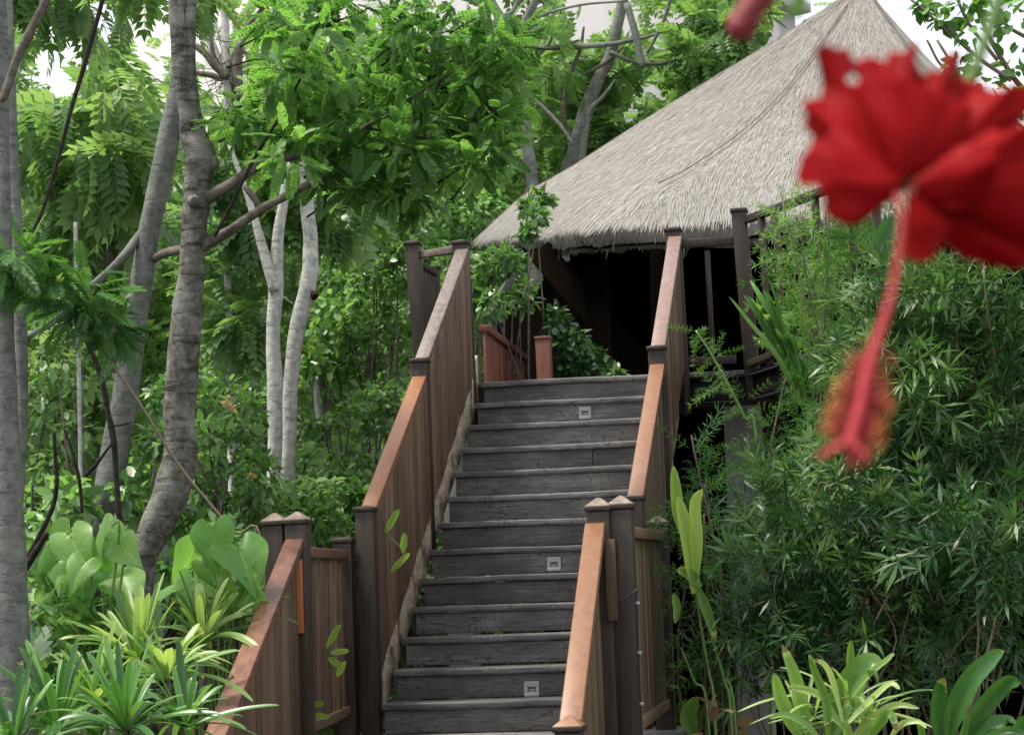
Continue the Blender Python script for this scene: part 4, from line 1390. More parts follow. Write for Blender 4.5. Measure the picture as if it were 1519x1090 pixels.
crown(t, px_blobs([(640, 30, 40, 24), (700, 30, 45, 24.3), (760, -20, 40, 24.5), (740, 130, 30, 24.5), (700, 230, 50, 25), (660, 200, 45, 25), (750, 250, 35, 25.5), (720, 300, 45, 25), (840, 10, 40, 24.5), (690, 90, 40, 24)]), 60, T_FAR, 'lf_far', (.22, .36))
t = thing('grey_bark_tree', base_of(845, 290, 25.5), 'grey trunk leaning right with many bare branches, behind the thatched roof', 'tree')
stem(t, [(938, -50, 7), (925, -5, 8), (906, 80, 9), (882, 130, 10), (862, 190, 12), (849, 240, 12), (842, 300, 12)], 25.5, 'bark_grey', seg=9)
for pts in ([(855, 215, 4), (840, 190, 4), (836, 165, 4), (842, 120, 3.5), (860, 75, 3), (866, 40, 2)], [(862, 250, 5), (868, 200, 5), (874, 165, 4), (890, 148, 3), (905, 130, 2), (912, 118, 1.5)],
            [(740, 75, 2.5), (790, 72, 4), (850, 70, 4), (905, 66, 4), (960, 55, 2.5), (1010, 38, 2)], [(905, 78, 3), (940, 92, 3), (975, 95, 2.5), (1010, 88, 1.5)],
            [(776, 68, 3), (815, 72, 3), (860, 60, 2)], [(930, 5, 5), (945, 60, 6), (952, 100, 5)], [(1000, -20, 3), (985, 30, 3), (960, 80, 2)], [(868, 110, 2.5), (895, 95, 3), (925, 70, 2)], [(820, 40, 2), (815, 65, 2.5), (785, 95, 2.5), (772, 110, 2)]):
    stem(t, pts, 25.3+rng.uniform(-.2, .2), 'bark_grey' if rng.uniform() < .7 else 'bark_mid', 'branch', False, 7)
crown(t, px_blobs([(900, 60, 45, 26.5), (950, 60, 45, 26.5), (860, 40, 40, 26.5), (920, 100, 40, 26.5), (960, 10, 40, 26.5), (960, 120, 40, 25.5), (1010, 110, 45, 25.5), (1050, 70, 50, 25.5), (1090, 60, 40, 25.5), (1000, 30, 40, 25.8), (900, 190, 45, 26), (940, 165, 45, 26), (820, 230, 45, 26.5), (880, 130, 35, 26.5), (830, 110, 35, 26.5), (1060, 20, 40, 26), (1110, 20, 35, 26), (800, 190, 40, 27), (930, 210, 40, 26)]), 60, T_FAR, 'lf_far', (.22, .36))

# --- pale hanging foliage, upper left
t = thing('broad_leaf_tree', base_of(170, 600, 13.5), 'pale green tree with long hanging feathered leaves at upper left, between the grey trunks', 'tree')
stem(t, [(150, 120, 4), (155, 250, 6), (165, 400, 7), (172, 560, 8)], 13.6, 'bark_mid', seg=8)
crown(t, px_blobs([(60, 110, 40, 13.3), (110, 150, 45, 13.3), (160, 110, 45, 13.5), (200, 160, 40, 13.5), (100, 210, 50, 13.4), (150, 230, 50, 13.2), (195, 235, 45, 13.3), (60, 240, 45, 13.6), (110, 300, 45, 13.7), (170, 310, 45, 13.8), (60, 320, 45, 13.8), (215, 110, 40, 13.5), (60, 40, 40, 13.6), (120, 60, 40, 13.6), (40, 180, 35, 13.4), (130, 370, 40, 14)]), 13, T_PALE, 'lf_pale', (.26, .46), -.75, .6, .3)

# --- shrubs ------------------------------------------------------------------
shr = [
    ('leafy_shrub', 'dense small-leaved shrub against the left side of the upper stair railing', (545, 720), 17.5, [(590, 400, 45), (560, 380, 45), (530, 420, 50), (585, 460, 45), (545, 480, 50), (590, 520, 40), (520, 530, 45), (560, 560, 45), (500, 470, 45), (510, 400, 40), (590, 350, 40), (560, 330, 40), (490, 550, 40), (600, 300, 35)], 190, 'lf_shrub', (.055, .11)),
    ('leafy_shrub', 'twiggy small-leaved shrub with pale gaps beside the orange handrail', (540, 760), 16.5, [(560, 610, 40), (520, 620, 40), (590, 590, 35), (540, 690, 45), (500, 680, 45), (575, 650, 25), (480, 620, 40), (470, 690, 40), (510, 740, 45), (460, 740, 35)], 120, 'lf_shrub', (.05, .10)),
    ('leafy_shrub', 'shaded shrub filling the gap behind the two white trunks', (370, 740), 17.5, [(350, 480, 45), (380, 540, 45), (340, 560, 50), (370, 610, 45), (330, 640, 45), (390, 670, 40), (350, 700, 45), (440, 560, 35), (450, 640, 35), (300, 580, 40)], 150, 'lf_shrub', (.045, .09)),
    ('flowering_shrub', 'bushy shrub with pale yellow blossoms right of the ringed trunk', (330, 760), 12.6, [(300, 600, 35), (330, 590, 40), (360, 620, 35), (310, 650, 40), (350, 670, 40), (290, 690, 35), (335, 720, 40), (380, 700, 35), (300, 740, 35), (365, 745, 35), (250, 590, 35), (270, 560, 25), (385, 740, 30)], 150, 'lf_shrub', (.035, .08)),
    ('leafy_shrub', 'bright low shrub just beyond the twin newel posts at lower left', (450, 780), 14.2, [(440, 755, 35), (470, 770, 35), (420, 740, 30), (500, 760, 35), (475, 730, 30), (510, 800, 30), (395, 760, 30), (540, 740, 28)], 130, 'lf_shrub', (.05, .10)),
    ('leafy_shrub', 'dim shrub filling the gap between the left edge trunks and the grey leaning trunk', (90, 760), 13.2, [(80, 520, 45), (70, 600, 45), (110, 640, 40), (80, 690, 45), (60, 750, 45), (110, 730, 40), (130, 560, 40), (90, 480, 40), (70, 830, 45), (100, 790, 40), (60, 560, 40)], 100, 'lf_pale', (.045, .10)),
    ('leafy_shrub', 'glossy-leaved shrub at the foot of the grey leaning trunk', (100, 830), 11.2, [(80, 760, 32), (110, 750, 28), (70, 790, 32), (100, 730, 24), (60, 880, 40), (60, 940, 40), (100, 930, 35), (45, 1000, 40), (110, 990, 40), (160, 940, 30)], 50, 'lf_shrub', (.07, .13)),
    ('leafy_shrub', 'leafy shrub around the crooked foot of the ringed trunk', (240, 880), 11.4, [(240, 650, 25), (210, 690, 30), (195, 730, 28), (225, 760, 30), (290, 780, 30), (330, 800, 35), (260, 840, 35), (230, 900, 40), (300, 880, 40), (360, 900, 40), (180, 900, 35), (370, 840, 35), (280, 930, 40), (350, 950, 40)], 60, 'lf_shrub', (.06, .12)),
    ('leafy_shrub', 'dark green bush behind the top of the left railing, under the tall canopy', (680, 420), 23.0, [(640, 340, 40), (690, 330, 40), (720, 310, 35), (660, 290, 40), (700, 270, 40), (730, 250, 30), (690, 380, 45), (650, 400, 45), (610, 350, 35), (700, 420, 40), (630, 440, 40), (740, 430, 35)], 200, 'lf_shrub', (.06, .12)),
    ('climbing_vine', 'leafy vine climbing over the left corner of the thatched roof', (760, 540), 16.9, [(805, 295, 14), (795, 320, 18), (783, 345, 12), (752, 378, 20), (735, 385, 22), (762, 395, 16), (720, 400, 24), (745, 420, 26), (770, 440, 26), (730, 450, 26), (785, 305, 12)], 75, 'lf_shrub', (.05, .10)),
    ('leafy_shrub', 'dark bush sloping down in front of the black pavilion opening', (840, 570), 17.0, [(830, 490, 25), (850, 510, 25), (875, 530, 22), (850, 545, 22), (895, 548, 16), (912, 556, 12), (825, 470, 16)], 150, 'lf_bamboo', (.05, .09)),
]
for nm, lab, b, Y, bl, per, mat, sz in shr:
    t = thing(nm, base_of(b[0], b[1], Y), lab, 'vine' if 'vine' in nm else 'shrub')
    B = px_blobs([(x_, y_, r_, Y+rng.uniform(-.35, .35), .85) for x_, y_, r_ in bl])
    crown(t, B, per, [T_OV, T_OV, T_OVW], mat, sz, -.25, .7, .5, 'foliage')
    m = MB()
    g = np.array(t.location)
    for c, r in B:
        mid = (g+c)/2+rng.normal(0, .12, 3)
        tube(m, [g+rng.normal(0, .05, 3)*(1, 1, 0), mid, c, c+rng.normal(0, .5, 3)*r], [.014, .009, .005, .002], 5, 4)
    m.build('stems', 'bark_mid', t)
    if nm == 'climbing_vine':
        stem(t, [(764, 405, 3), (758, 415, 5), (747, 430, 6), (736, 455, 7), (730, 490, 7), (726, 560, 7)], Y-.2, 'bark_grey', 'vine_trunk', False, 8)
    if nm == 'flowering_shrub':
        for fx, fy in ((252, 606), (337, 596), (345, 606), (373, 704)):
            p = at(fx, fy, Y-.45)
            foliage('blossom', 'yellow', T_OVW, np.repeat(p[None], 8, 0)+rng.normal(0, .008, (8, 3)), rand_dir(8)+TOCAM*.5, .035, t, upn=.6)
    if 'pale gaps' in lab:
        for fx, fy in ((590, 540), (640, 640)):
            pass

# --- heart-leaved plants -------------------------------------------------------
ho = np.array([(0, 0), (-.16, .10), (-.27, .24), (-.20, .42), (.02, .53), (.30, .48), (.58, .33), (.82, .14), (1.0, 0)])


def heart_mesh():
    """heart-shaped blade with midrib, side veins quilting the surface, a fold and a wavy rim"""
    NS, NT_ = 26, 9
    o2, _ = smooth_path(np.hstack([ho, np.zeros((len(ho), 1))]), np.ones(len(ho)), 8)
    s_ = np.linspace(0, 1, NS)
    ol = np.stack([np.interp(s_, np.linspace(0, 1, len(o2)), o2[:, k]) for k in (0, 1)], 1)
    fold, droop, ph, curl = rng.uniform(.1, .4), rng.uniform(.15, .5), rng.uniform(0, 6), rng.uniform(-.25, .25)
    V, T, Fq = [], [], []
    for i, s in enumerate(s_):
        for t_ in np.linspace(-1, 1, 2*NT_+1):
            a = s*(1-abs(t_))+ol[i, 0]*abs(t_); bb = ol[i, 1]*abs(t_)*(1 if t_ >= 0 else -1)
            vein = abs(((a*5.2-abs(bb)*4.2) % 1)-.5)*2
            z = fold*abs(bb)-droop*max(a, 0)**2-.35*bb*bb+.030*vein*min(1, abs(t_)*3)*(1-abs(t_)**3)+.035*math.sin(s*16+ph+(t_ > 0)*2)*abs(t_)**3+curl*bb*a
            V.append((a, bb, z))
            T.append((.45 if abs(t_) < .06 else 0)+(.22 if vein > .86 else 0)+(.06 if abs(t_) > .95 else 0))
    w = 2*NT_+1
    for i in range(NS-1):
        for k in range(w-1):
            Fq.append((i*w+k, (i+1)*w+k, (i+1)*w+k+1, i*w+k+1))
    return np.array(V), np.array(T), Fq


def heart_plant(label, base, leaves, Y):
    t = thing('heart_leaf_plant', base, label, 'plant', 'broad heart leaved plants')
    V, Fq, T, n = [], [], [], 0
    mst = MB()
    for (px, py, s, ang) in leaves:
        y = Y+rng.uniform(-.15, .15)
        p = at(px, py, y)
        a = math.radians(ang)
        D = nrm(math.sin(a)*RT-math.cos(a)*UP*rng.uniform(.35, 1)-_fw*rng.uniform(.1, .9))
        N_ = nrm(-_fw*rng.uniform(.5, .9)+np.array((0, 0, rng.uniform(.45, 1.1)))+rng.normal(0, .38, 3))
        Yv = nrm(np.cross(N_, D)); Z = np.cross(D, Yv)
        L_ = s*mpp(y)*1.0
        org = p-D*L_*.36
        hv, tt, hf = heart_mesh()
        V.append(hv*L_ @ np.stack([D, Yv, Z], 1).T+org); T.append(np.clip(tt*.8+rng.uniform(.2, .75), 0, 1))
        Fq += [tuple(i+n for i in q) for q in hf]; n += len(hv)
        tube(mst, [org, org+np.array((0, .05, -.12))-D*.03, np.array(base)+rng.normal(0, .06, 3)*(1, 1, 0)], [.004, .006, .01], 5, 5)
    V = np.vstack(V)
    me = bpy.data.meshes.new('leaves')
    me.from_pydata([tuple(v) for v in V], [], [tuple(dict.fromkeys(q)) for q in Fq])
    at_ = me.attributes.new('tint', 'FLOAT', 'POINT'); at_.data.foreach_set('value', np.concatenate(T).astype(np.float32))
    me.polygons.foreach_set('use_smooth', np.ones(len(me.polygons), bool))
    o = link('leaves', me, 'lf_heart', t)
    mst.build('stalks', 'stem_green', t)


heart_plant('clump of broad heart leaves left of the ringed trunk foot', base_of(140, 900, 9.6), [(112, 812, 66, 15), (152, 796, 60, -20), (147, 826, 62, 5), (186, 816, 55, 30), (74, 846, 58, -40), (122, 876, 56, 5), (186, 868, 70, 25), (92, 800, 50, -35), (165, 858, 45, 10), (172, 790, 40, 40), (118, 846, 50, -20)], 9.5)
heart_plant('clump of broad heart leaves beside the lower left newel posts', base_of(320, 930, 9.8), [(279, 836, 66, -20), (318, 808, 70, 5), (362, 830, 84, 20), (283, 880, 60, -10), (336, 876, 66, 10), (236, 884, 62, -35), (310, 850, 55, 25), (372, 882, 60, 30), (262, 862, 50, -50), (350, 906, 55, 15), (330, 836, 55, -10)], 9.7)


# --- strap-leaved plants -------------------------------------------------------
def strap(V, Fq, T, P, w, face, fold=.25, tint=None, tw=0.0):
    P = np.asarray(P, float)
    P, _ = smooth_path(P, np.ones(len(P)), 5)
    m = len(P)
    Tn = nrm(np.gradient(P, axis=0))
    s = nrm(np.cross(Tn, np.broadcast_to(face, Tn.shape)))
    nn = np.cross(s, Tn)
    if tw:
        a = np.linspace(0, tw, m)[:, None]
        s = s*np.cos(a)+nn*np.sin(a); nn = np.cross(s, Tn)
    t = np.linspace(0, 1, m)
    prof = np.minimum(1, .35+2.2*t)*np.sqrt(np.clip(1-t**3.2, 0, 1))
    prof[-1] = .03
    hw = (w/2*prof)[:, None]
    base = sum(len(x) for x in V)
    rows = np.stack([P-s*hw+nn*hw*fold, P-s*hw*.5+nn*hw*fold*.4, P, P+s*hw*.5+nn*hw*fold*.4, P+s*hw+nn*hw*fold], 1)
    V.append(rows.reshape(-1, 3))
    c = rng.uniform(.1, .9) if tint is None else tint
    tt = np.tile(np.clip(np.array([c+.06, c, c-.12, c, c+.06]), 0, .88), (m, 1))+np.linspace(0, rng.uniform(-.15, .15), m)[:, None]
    tt = np.clip(tt+rng.normal(0, .03, tt.shape), 0, .88)
    if rng.uniform() < .4:
        k_ = int(rng.integers(1, 4)); tt[-k_:] = 1.0
        if rng.uniform() < .4: tt[-k_-2:-k_, 4] = 1.0
    T.append(tt.ravel())
    for i in range(m-1):
        for k in range(4):
            Fq.append((base+i*5+k, base+i*5+k+1, base+(i+1)*5+k+1, base+(i+1)*5+k))


def build_straps(parent, V, Fq, T, mat, name='leaves'):
    return link(name, np_mesh(name, np.vstack(V), Fq, np.concatenate(T), True), mat, parent)


def rosette(label, px, py, Y, n, ln, w, mat, group=None, el=(15, 80), name='strap_leaf_plant', tint=None):
    c = at(px, py, Y)
    t = thing(name, (c[0], c[1], c[2]), label, 'plant', group)
    V, Fq, T = [], [], []
    for i in range(n):
        az = 2*math.pi*(i+rng.uniform(-.3, .3))/n*1.618*3
        e = math.radians(rng.uniform(*el))
        L_ = ln*rng.uniform(.75, 1.15)
        d = np.array((math.cos(az)*math.cos(e), math.sin(az)*math.cos(e), math.sin(e)))
        dr = rng.uniform(.15, .6)*L_
        P = [c+d*L_*q+np.array((0, 0, -dr*q*q*(math.cos(e)+.15))) for q in (0, .3, .6, .85, 1)]
        side = np.array((d[0], d[1], 0))
        strap(V, Fq, T, P, w*rng.uniform(.8, 1.2), np.array((-d[0]*d[2], -d[1]*d[2], .9))+TOCAM*.25+rng.normal(0, .12, 3), .3, tint)
    build_straps(t, V, Fq, T, mat)
    m = MB(); g = np.array((c[0], c[1], float(ground_z(c[0], c[1]))))
    if c[2] > g[2]+.05:
        tube(m, [c+np.array((0, 0, .02)), (c+g)/2, g], [.012, .012, .015], 6, 3)
        m.build('stem', 'bark_mid', t)
    return t


G = 'strap leaved plants at lower left'
for px, py, Y, n, ln, w, mat, lab in (
        (205, 985, 8.9, 40, .40, .040, 'lf_strap', 'yellow-green strap-leaved rosette, brightest and widest, left of the dark red handrail'),
        (300, 955, 9.3, 36, .36, .040, 'lf_strap', 'yellow-green strap-leaved rosette under the heart leaves by the handrail'),
        (350, 920, 9.6, 26, .30, .038, 'lf_strap', 'small yellow-green rosette touching the upper end of the dark red handrail'),
        (250, 1010, 8.6, 36, .35, .036, 'lf_strap', 'yellow-green rosette in front of the widest one, lower down'),
        (140, 1040, 8.5, 34, .36, .034, 'lf_strap', 'yellow-green rosette nearest the thickest trunk, left of the others'),
        (85, 1085, 8.1, 36, .42, .034, 'lf_strapdark', 'green strap-leaved clump at the bottom beside the thickest trunk'),
        (185, 1085, 7.9, 36, .40, .034, 'lf_strapdark', 'upright green strap-leaved clump at the bottom, second from the thickest trunk'),
        (275, 1080, 8.1, 32, .34, .030, 'lf_strapdark', 'narrow-leaved clump at the bottom beside the dark red handrail'),
        (20, 1110, 7.7, 30, .36, .030, 'lf_strapdark', 'broad-bladed green clump in the bottom left corner')):
    rosette(lab, px, py, Y, n, ln, w, mat, G)
t = thing('asparagus_fern', base_of(80, 920, 9.6), 'feathery yellow-green fern beside the foot of the thickest trunk', 'fern')
crown(t, px_blobs([(60, 905, 26, 9.4, .5), (100, 910, 28, 9.5, .5), (140, 925, 26, 9.5, .5), (175, 935, 22, 9.5, .5)]), 26, T_FINE, 'lf_spray', (.10, .18), .1, 1.0, .3, 'fronds')

# --- right-hand side -----------------------------------------------------------
G2 = 'narrow leaved shrubs right of the stairs'
rs = [
    ('pale green feathery bush in front of the thin deck bars', 12.9, [(1190, 360, 26), (1215, 385, 28), (1195, 405, 26), (1210, 435, 28), (1190, 450, 24), (1230, 340, 26), (1210, 500, 24), (1225, 470, 26), (1240, 400, 26), (1260, 360, 26), (1255, 440, 26), (1290, 370, 28), (1215, 520, 28), (1300, 330, 22), (1165, 318, 8)], 17, T_WHS, 'lf_spray', (.18, .30)),
    ('dark narrow-leaved bush filling the right edge below the red flower', 11.6, [(1400, 430, 50), (1460, 420, 55), (1500, 470, 55), (1420, 500, 55), (1360, 480, 45), (1480, 540, 55), (1400, 570, 55), (1340, 560, 45), (1450, 620, 55), (1510, 620, 50), (1380, 640, 50), (1330, 630, 45), (1500, 700, 55), (1430, 700, 55), (1310, 480, 35), (1350, 420, 35), (1300, 560, 35), (1530, 400, 50)], 28, T_WH, 'lf_bamboo', (.18, .34)),
    ('dark narrow-leaved bush spreading behind the lower strap leaves', 11.0, [(1150, 760, 50), (1210, 740, 50), (1270, 730, 50), (1330, 720, 50), (1180, 830, 50), (1240, 810, 50), (1300, 800, 50), (1370, 790, 50), (1440, 790, 50), (1500, 790, 50), (1150, 900, 50), (1220, 890, 50), (1290, 880, 50), (1360, 870, 50), (1430, 880, 50), (1500, 880, 50), (1120, 960, 45), (1330, 950, 45), (1400, 960, 45), (1200, 950, 40)], 25, T_WH, 'lf_bamboo', (.17, .32)),
    ('mid green narrow-leaved bush right of the concrete pillar', 11.9, [(1190, 700, 34), (1200, 660, 36), (1240, 640, 38), (1180, 750, 30), (1230, 590, 26), (1260, 570, 30), (1160, 760, 26), (1120, 800, 26), (1280, 640, 32), (1230, 700, 36)], 24, T_WHS, 'lf_fine', (.20, .32)),
    ('sparse narrow-leaved shrub close beside the right landing railing', 11.0, [(1030, 670, 14), (1045, 730, 16), (1045, 780, 18), (1070, 850, 26), (1035, 850, 22), (1065, 900, 30), (1030, 930, 26), (1080, 960, 30), (1040, 1000, 28), (1100, 1010, 30), (1020, 760, 14)], 11, T_WHS, 'lf_fine', (.16, .28)),
]
for lab, Y, bl, per, tp, mat, sz in rs:
    xm = sum(b[0] for b in bl)/len(bl)
    t = thing('narrow_leaf_shrub', base_of(xm, 800, Y+.2), lab, 'shrub', G2)
    B = px_blobs([(a, b, r, Y+rng.uniform(-.4, .4), .9) for a, b, r in bl])
    crown(t, B, per, tp, mat, sz, .05, .9, .6, 'foliage')
    m = MB(); g = np.array(t.location)
    for c, r in B:
        mid = (g+c)/2+rng.normal(0, .15, 3)+np.array((0, 0, .1))
        tube(m, [g+rng.normal(0, .12, 3)*(1, 1, 0), mid, c, c+rng.normal(0, .6, 3)*r], [.010, .007, .005, .002], 5, 4)
    m.build('stems', 'twig', t)
# shoots in front of the deck
t = thing('young_shoot', base_of(1120, 740, 12.4), 'thin arching shoot with narrow leaves crossing the open deck railing', 'shoot')
stem(t, [(1032, 490, 1.5), (1055, 525, 2), (1080, 570, 2.3), (1105, 620, 2.5), (1125, 680, 2.8)], 12.4, 'stem_green', 'stem', True, 5)
crown(t, px_blobs([(1035, 495, 10, 12.4), (1060, 530, 12, 12.4), (1075, 570, 14, 12.4), (1110, 600, 14, 12.4), (1125, 640, 16, 12.4)]), 7, T_WHS, 'lf_spray', (.12, .2), 0, .8, .6, 'leaves')
m = MB()
V, Fq, T = [], [], []
t = thing('banana_like_plant', base_of(1190, 640, 12.2), 'thick ragged green leaf stalk curling over at the deck corner', 'plant')
for k in range(30):
    e = np.array((1132+rng.normal(0, 16), 442+rng.normal(0, 15)))
    s_ = rng.uniform(0, .75)
    q0 = np.array((1206, 640))*(1-s_)+np.array((1160, 505))*s_+rng.normal(0, 4, 2)
    if k > 20:
        e = q0+np.array((-rng.uniform(5, 26), -rng.uniform(15, 60)))
    q1 = q0*.55+e*.45+np.array((8, -2))+rng.normal(0, 4, 2)
    y_ = 12.2+rng.uniform(-.08, .08)
    strap(V, Fq, T, [at(*q0, y_), at(*q1, y_-.03), at(*(q1*.35+e*.65+rng.normal(0, 3, 2)), y_-.05), at(*e, y_-.04+rng.uniform(-.08, .08))], rng.uniform(6, 15)*mpp(12.2), -_fw*.8+np.array((.5*rng.normal(), 0, .4)), .6, rng.uniform(.05, .75), rng.uniform(-1, 1))
build_straps(t, V, Fq, T, 'lf_spray', 'leaves')
# torn yellow leaves by the right landing railing
t = thing('torn_leaf_plant', base_of(1085, 1050, 10.7), 'tall thin stalks carrying torn yellow-green leaves beside the right railing', 'plant')
V, Fq, T = [], [], []
for pts, w, ti in (([(1030, 880), (1025, 830), (1015, 780), (1005, 735)], 34, .75), ([(1032, 870), (1032, 800), (1030, 750), (1042, 725)], 28, .9), ([(1010, 790), (1004, 740), (999, 690)], 26, .4), ([(1040, 870), (1020, 850), (1003, 845)], 24, .3), ([(1035, 870), (1050, 910), (1062, 950)], 22, .2), ([(1000, 880), (1005, 900), (1002, 925)], 18, .5), ([(1030, 1090), (1022, 1060), (1035, 1032)], 36, .1)):
    P = [at(x_, y_, 10.6-.02*i) for i, (x_, y_) in enumerate(pts)]
    strap(V, Fq, T, P, w*.72*mpp(10.6), -_fw+np.array((.2, 0, .3))+rng.normal(0, .35, 3), .45, ti)
build_straps(t, V, Fq, T, 'lf_torn')
for pts in ([(1030, 860, 2), (1040, 930, 2.2), (1052, 1000, 2.4), (1060, 1060, 2.6)], [(1036, 860, 2), (1055, 940, 2.2), (1075, 1010, 2.4), (1085, 1070, 2.6)], [(1055, 945, 1.6), (1072, 1000, 2), (1090, 1060, 2.2)], [(1010, 960, 1.5), (1030, 1010, 2), (1050, 1060, 2)]):
    stem(t, pts, 10.65, 'stem_green', 'stalk', True, 5)
P, O = in_blobs(px_blobs([(1065, 1060, 22, 10.4), (1050, 1080, 18, 10.4), (1085, 1080, 16, 10.4)]), 6)
foliage('dead_leaves', 'dry', T_OV, P, O+DOWN*.5, rng.uniform(.06, .13, len(P)), t, upn=.8)
# broad dark leaves behind the flower column
t = thing('broad_leaf_plant', base_of(1300, 620, 12.0), 'dark plant with upright broad blades standing behind the flower column', 'plant')
V, Fq, T = [], [], []
for pts, w, ti in (([(1275, 530), (1258, 500), (1243, 472)], 40, .9), ([(1362, 540), (1362, 460), (1355, 400)], 48, .15), ([(1340, 640), (1335, 600), (1325, 560)], 40, .2), ([(1330, 420), (1310, 370), (1325, 320)], 44, .5)):
    P = [at(x_, y_, 11.9) for x_, y_ in pts]
    strap(V, Fq, T, P, w*.9*mpp(11.9), -_fw+np.array((.3, 0, .2))+rng.normal(0, .3, 3), .5, ti*.6)
build_straps(t, V, Fq, T, 'lf_strapdark')
# strap plants at the lower right
t = thing('strap_leaf_plant', base_of(1235, 1120, 7.0), 'yellow-green strap-leaved plant with upright blades at the bottom, nearer the stairs', 'plant', 'strap leaved plants at lower right')
V, Fq, T = [], [], []
for pts, w, ti in (([(1205, 1100), (1190, 1060), (1180, 1010), (1160, 955)], 26, .55), ([(1190, 1100), (1170, 1065), (1155, 1030), (1148, 998)], 26, .5), ([(1228, 1100), (1245, 1050), (1270, 1005), (1290, 985), (1305, 992)], 46, .22), ([(1230, 1100), (1225, 1040), (1210, 1000), (1200, 970)], 14, .3),
                   ([(1240, 1100), (1262, 1030), (1262, 980), (1262, 948)], 16, .35), ([(1250, 1110), (1290, 1070), (1275, 1050), (1248, 1035)], 22, .6), ([(1260, 1100), (1300, 1060), (1330, 1045), (1364, 1050)], 12, .9), ([(1250, 1080), (1290, 1040), (1320, 1015), (1335, 1022)], 12, .85), ([(1240, 1060), (1215, 1030), (1180, 1020), (1170, 1022)], 12, .8),
                   ([(1245, 1060), (1280, 1010), (1320, 975), (1325, 973)], 10, .45), ([(1280, 1110), (1300, 1075), (1320, 1060), (1330, 1085)], 18, .4), ([(1260, 1110), (1255, 1080), (1235, 1065), (1222, 1075)], 16, .5), ([(1310, 1110), (1335, 1075), (1360, 1070), (1375, 1080)], 10, .9), ([(1220, 1100), (1195, 1075), (1165, 1060), (1140, 1065)], 12, .4), ([(1250, 1070), (1235, 1010), (1222, 985), (1205, 978)], 10, .9)):
    y_ = 7+rng.uniform(-.12, .12)
    P = [at(x_, z_, y_-.02*i) for i, (x_, z_) in enumerate(pts)]
    strap(V, Fq, T, P, w*mpp(7)*.95, -_fw*.9+np.array((.15, 0, .5))+rng.normal(0, .2, 3), .35, ti)
for k in range(46):
    a0 = rng.uniform(0, 2*math.pi); e0 = rng.uniform(.1, 1.1); c0 = at(1250+rng.normal(0, 30), 1062+rng.normal(0, 16), 7.1)
    d0 = np.array((math.cos(a0)*math.cos(e0), math.sin(a0)*math.cos(e0), math.sin(e0)))
    L_ = rng.uniform(.14, .30)
    strap(V, Fq, T, [c0+d0*L_*q+np.array((0, 0, -.28*L_*q*q)) for q in (0, .35, .7, 1)], rng.uniform(.008, .016), np.array((-d0[0]*.6, -d0[1]*.6, .8))-_fw*.3, .3, rng.uniform(.2, 1))
build_straps(t, V, Fq, T, 'lf_strap')
t = thing('strap_leaf_plant', base_of(1430, 1120, 7.2), 'broad-bladed green plant with arching wavy leaves in the bottom right corner', 'plant', 'strap leaved plants at lower right')
V, Fq, T = [], [], []
for pts, w, ti in (([(1400, 1110), (1415, 1060), (1440, 1010), (1470, 980), (1489, 965)], 40, .3), ([(1395, 1110), (1392, 1060), (1395, 1025), (1402, 1005)], 30, .15), ([(1420, 1110), (1450, 1060), (1490, 1015), (1515, 1012)], 34, .2), ([(1430, 1110), (1460, 1075), (1495, 1070), (1500, 1072)], 26, .4), ([(1400, 1110), (1405, 1070), (1408, 1040)], 14, .8), ([(1425, 1110), (1432, 1075), (1437, 1045)], 12, .8), ([(1370, 1110), (1368, 1085), (1362, 1068)], 14, .6), ([(1500, 1110), (1515, 1080), (1530, 1060)], 30, .5), ([(1440, 1110), (1490, 1085), (1525, 1090)], 20, .3)):
    P = [at(x_, z_, 7.2-.03*i) for i, (x_, z_) in enumerate(pts)]
    strap(V, Fq, T, P, w*mpp(7.2)*.82, -_fw*.9+np.array((-.15, 0, .5))+rng.normal(0, .2, 3), .3, ti)
build_straps(t, V, Fq, T, 'lf_strapdark')
# bamboo sprigs poking through the left railings
for lab, Y, pts in (('few bamboo leaves poking through the short left landing railing', 10.55, [(485, 960, 40, 60), (490, 968, 28, 5), (487, 975, 24, -35), (500, 1003, 26, 60), (455, 1046, 26, 5), (460, 1060, 30, -8), (425, 1080, 16, 120)]),
                    ('few bamboo leaves poking through the boards of the long left railing', 11.9, [(572, 790, 40, 60), (598, 820, 30, 85), (580, 848, 40, 45)])):
    t = thing('bamboo_sprig', at(pts[0][0], pts[0][1], Y+.1), lab, 'plant')
    V, Fq, T = [], [], []
    for px, py, ln, an in pts:
        a = math.radians(an)
        P = [at(px+math.cos(a)*ln*q, py-math.sin(a)*ln*q, Y-.07-.03*q) for q in (0, .4, .75, 1)]
        strap(V, Fq, T, P, 11*mpp(Y), -_fw+np.array((0, 0, .6)), .3, rng.uniform(.4, .8))
    build_straps(t, V, Fq, T, 'lf_torn')
    stem(t, [(q[0], q[1], .9) for q in pts[:4]], Y-.05, 'stem_green', 'stem', False, 4)
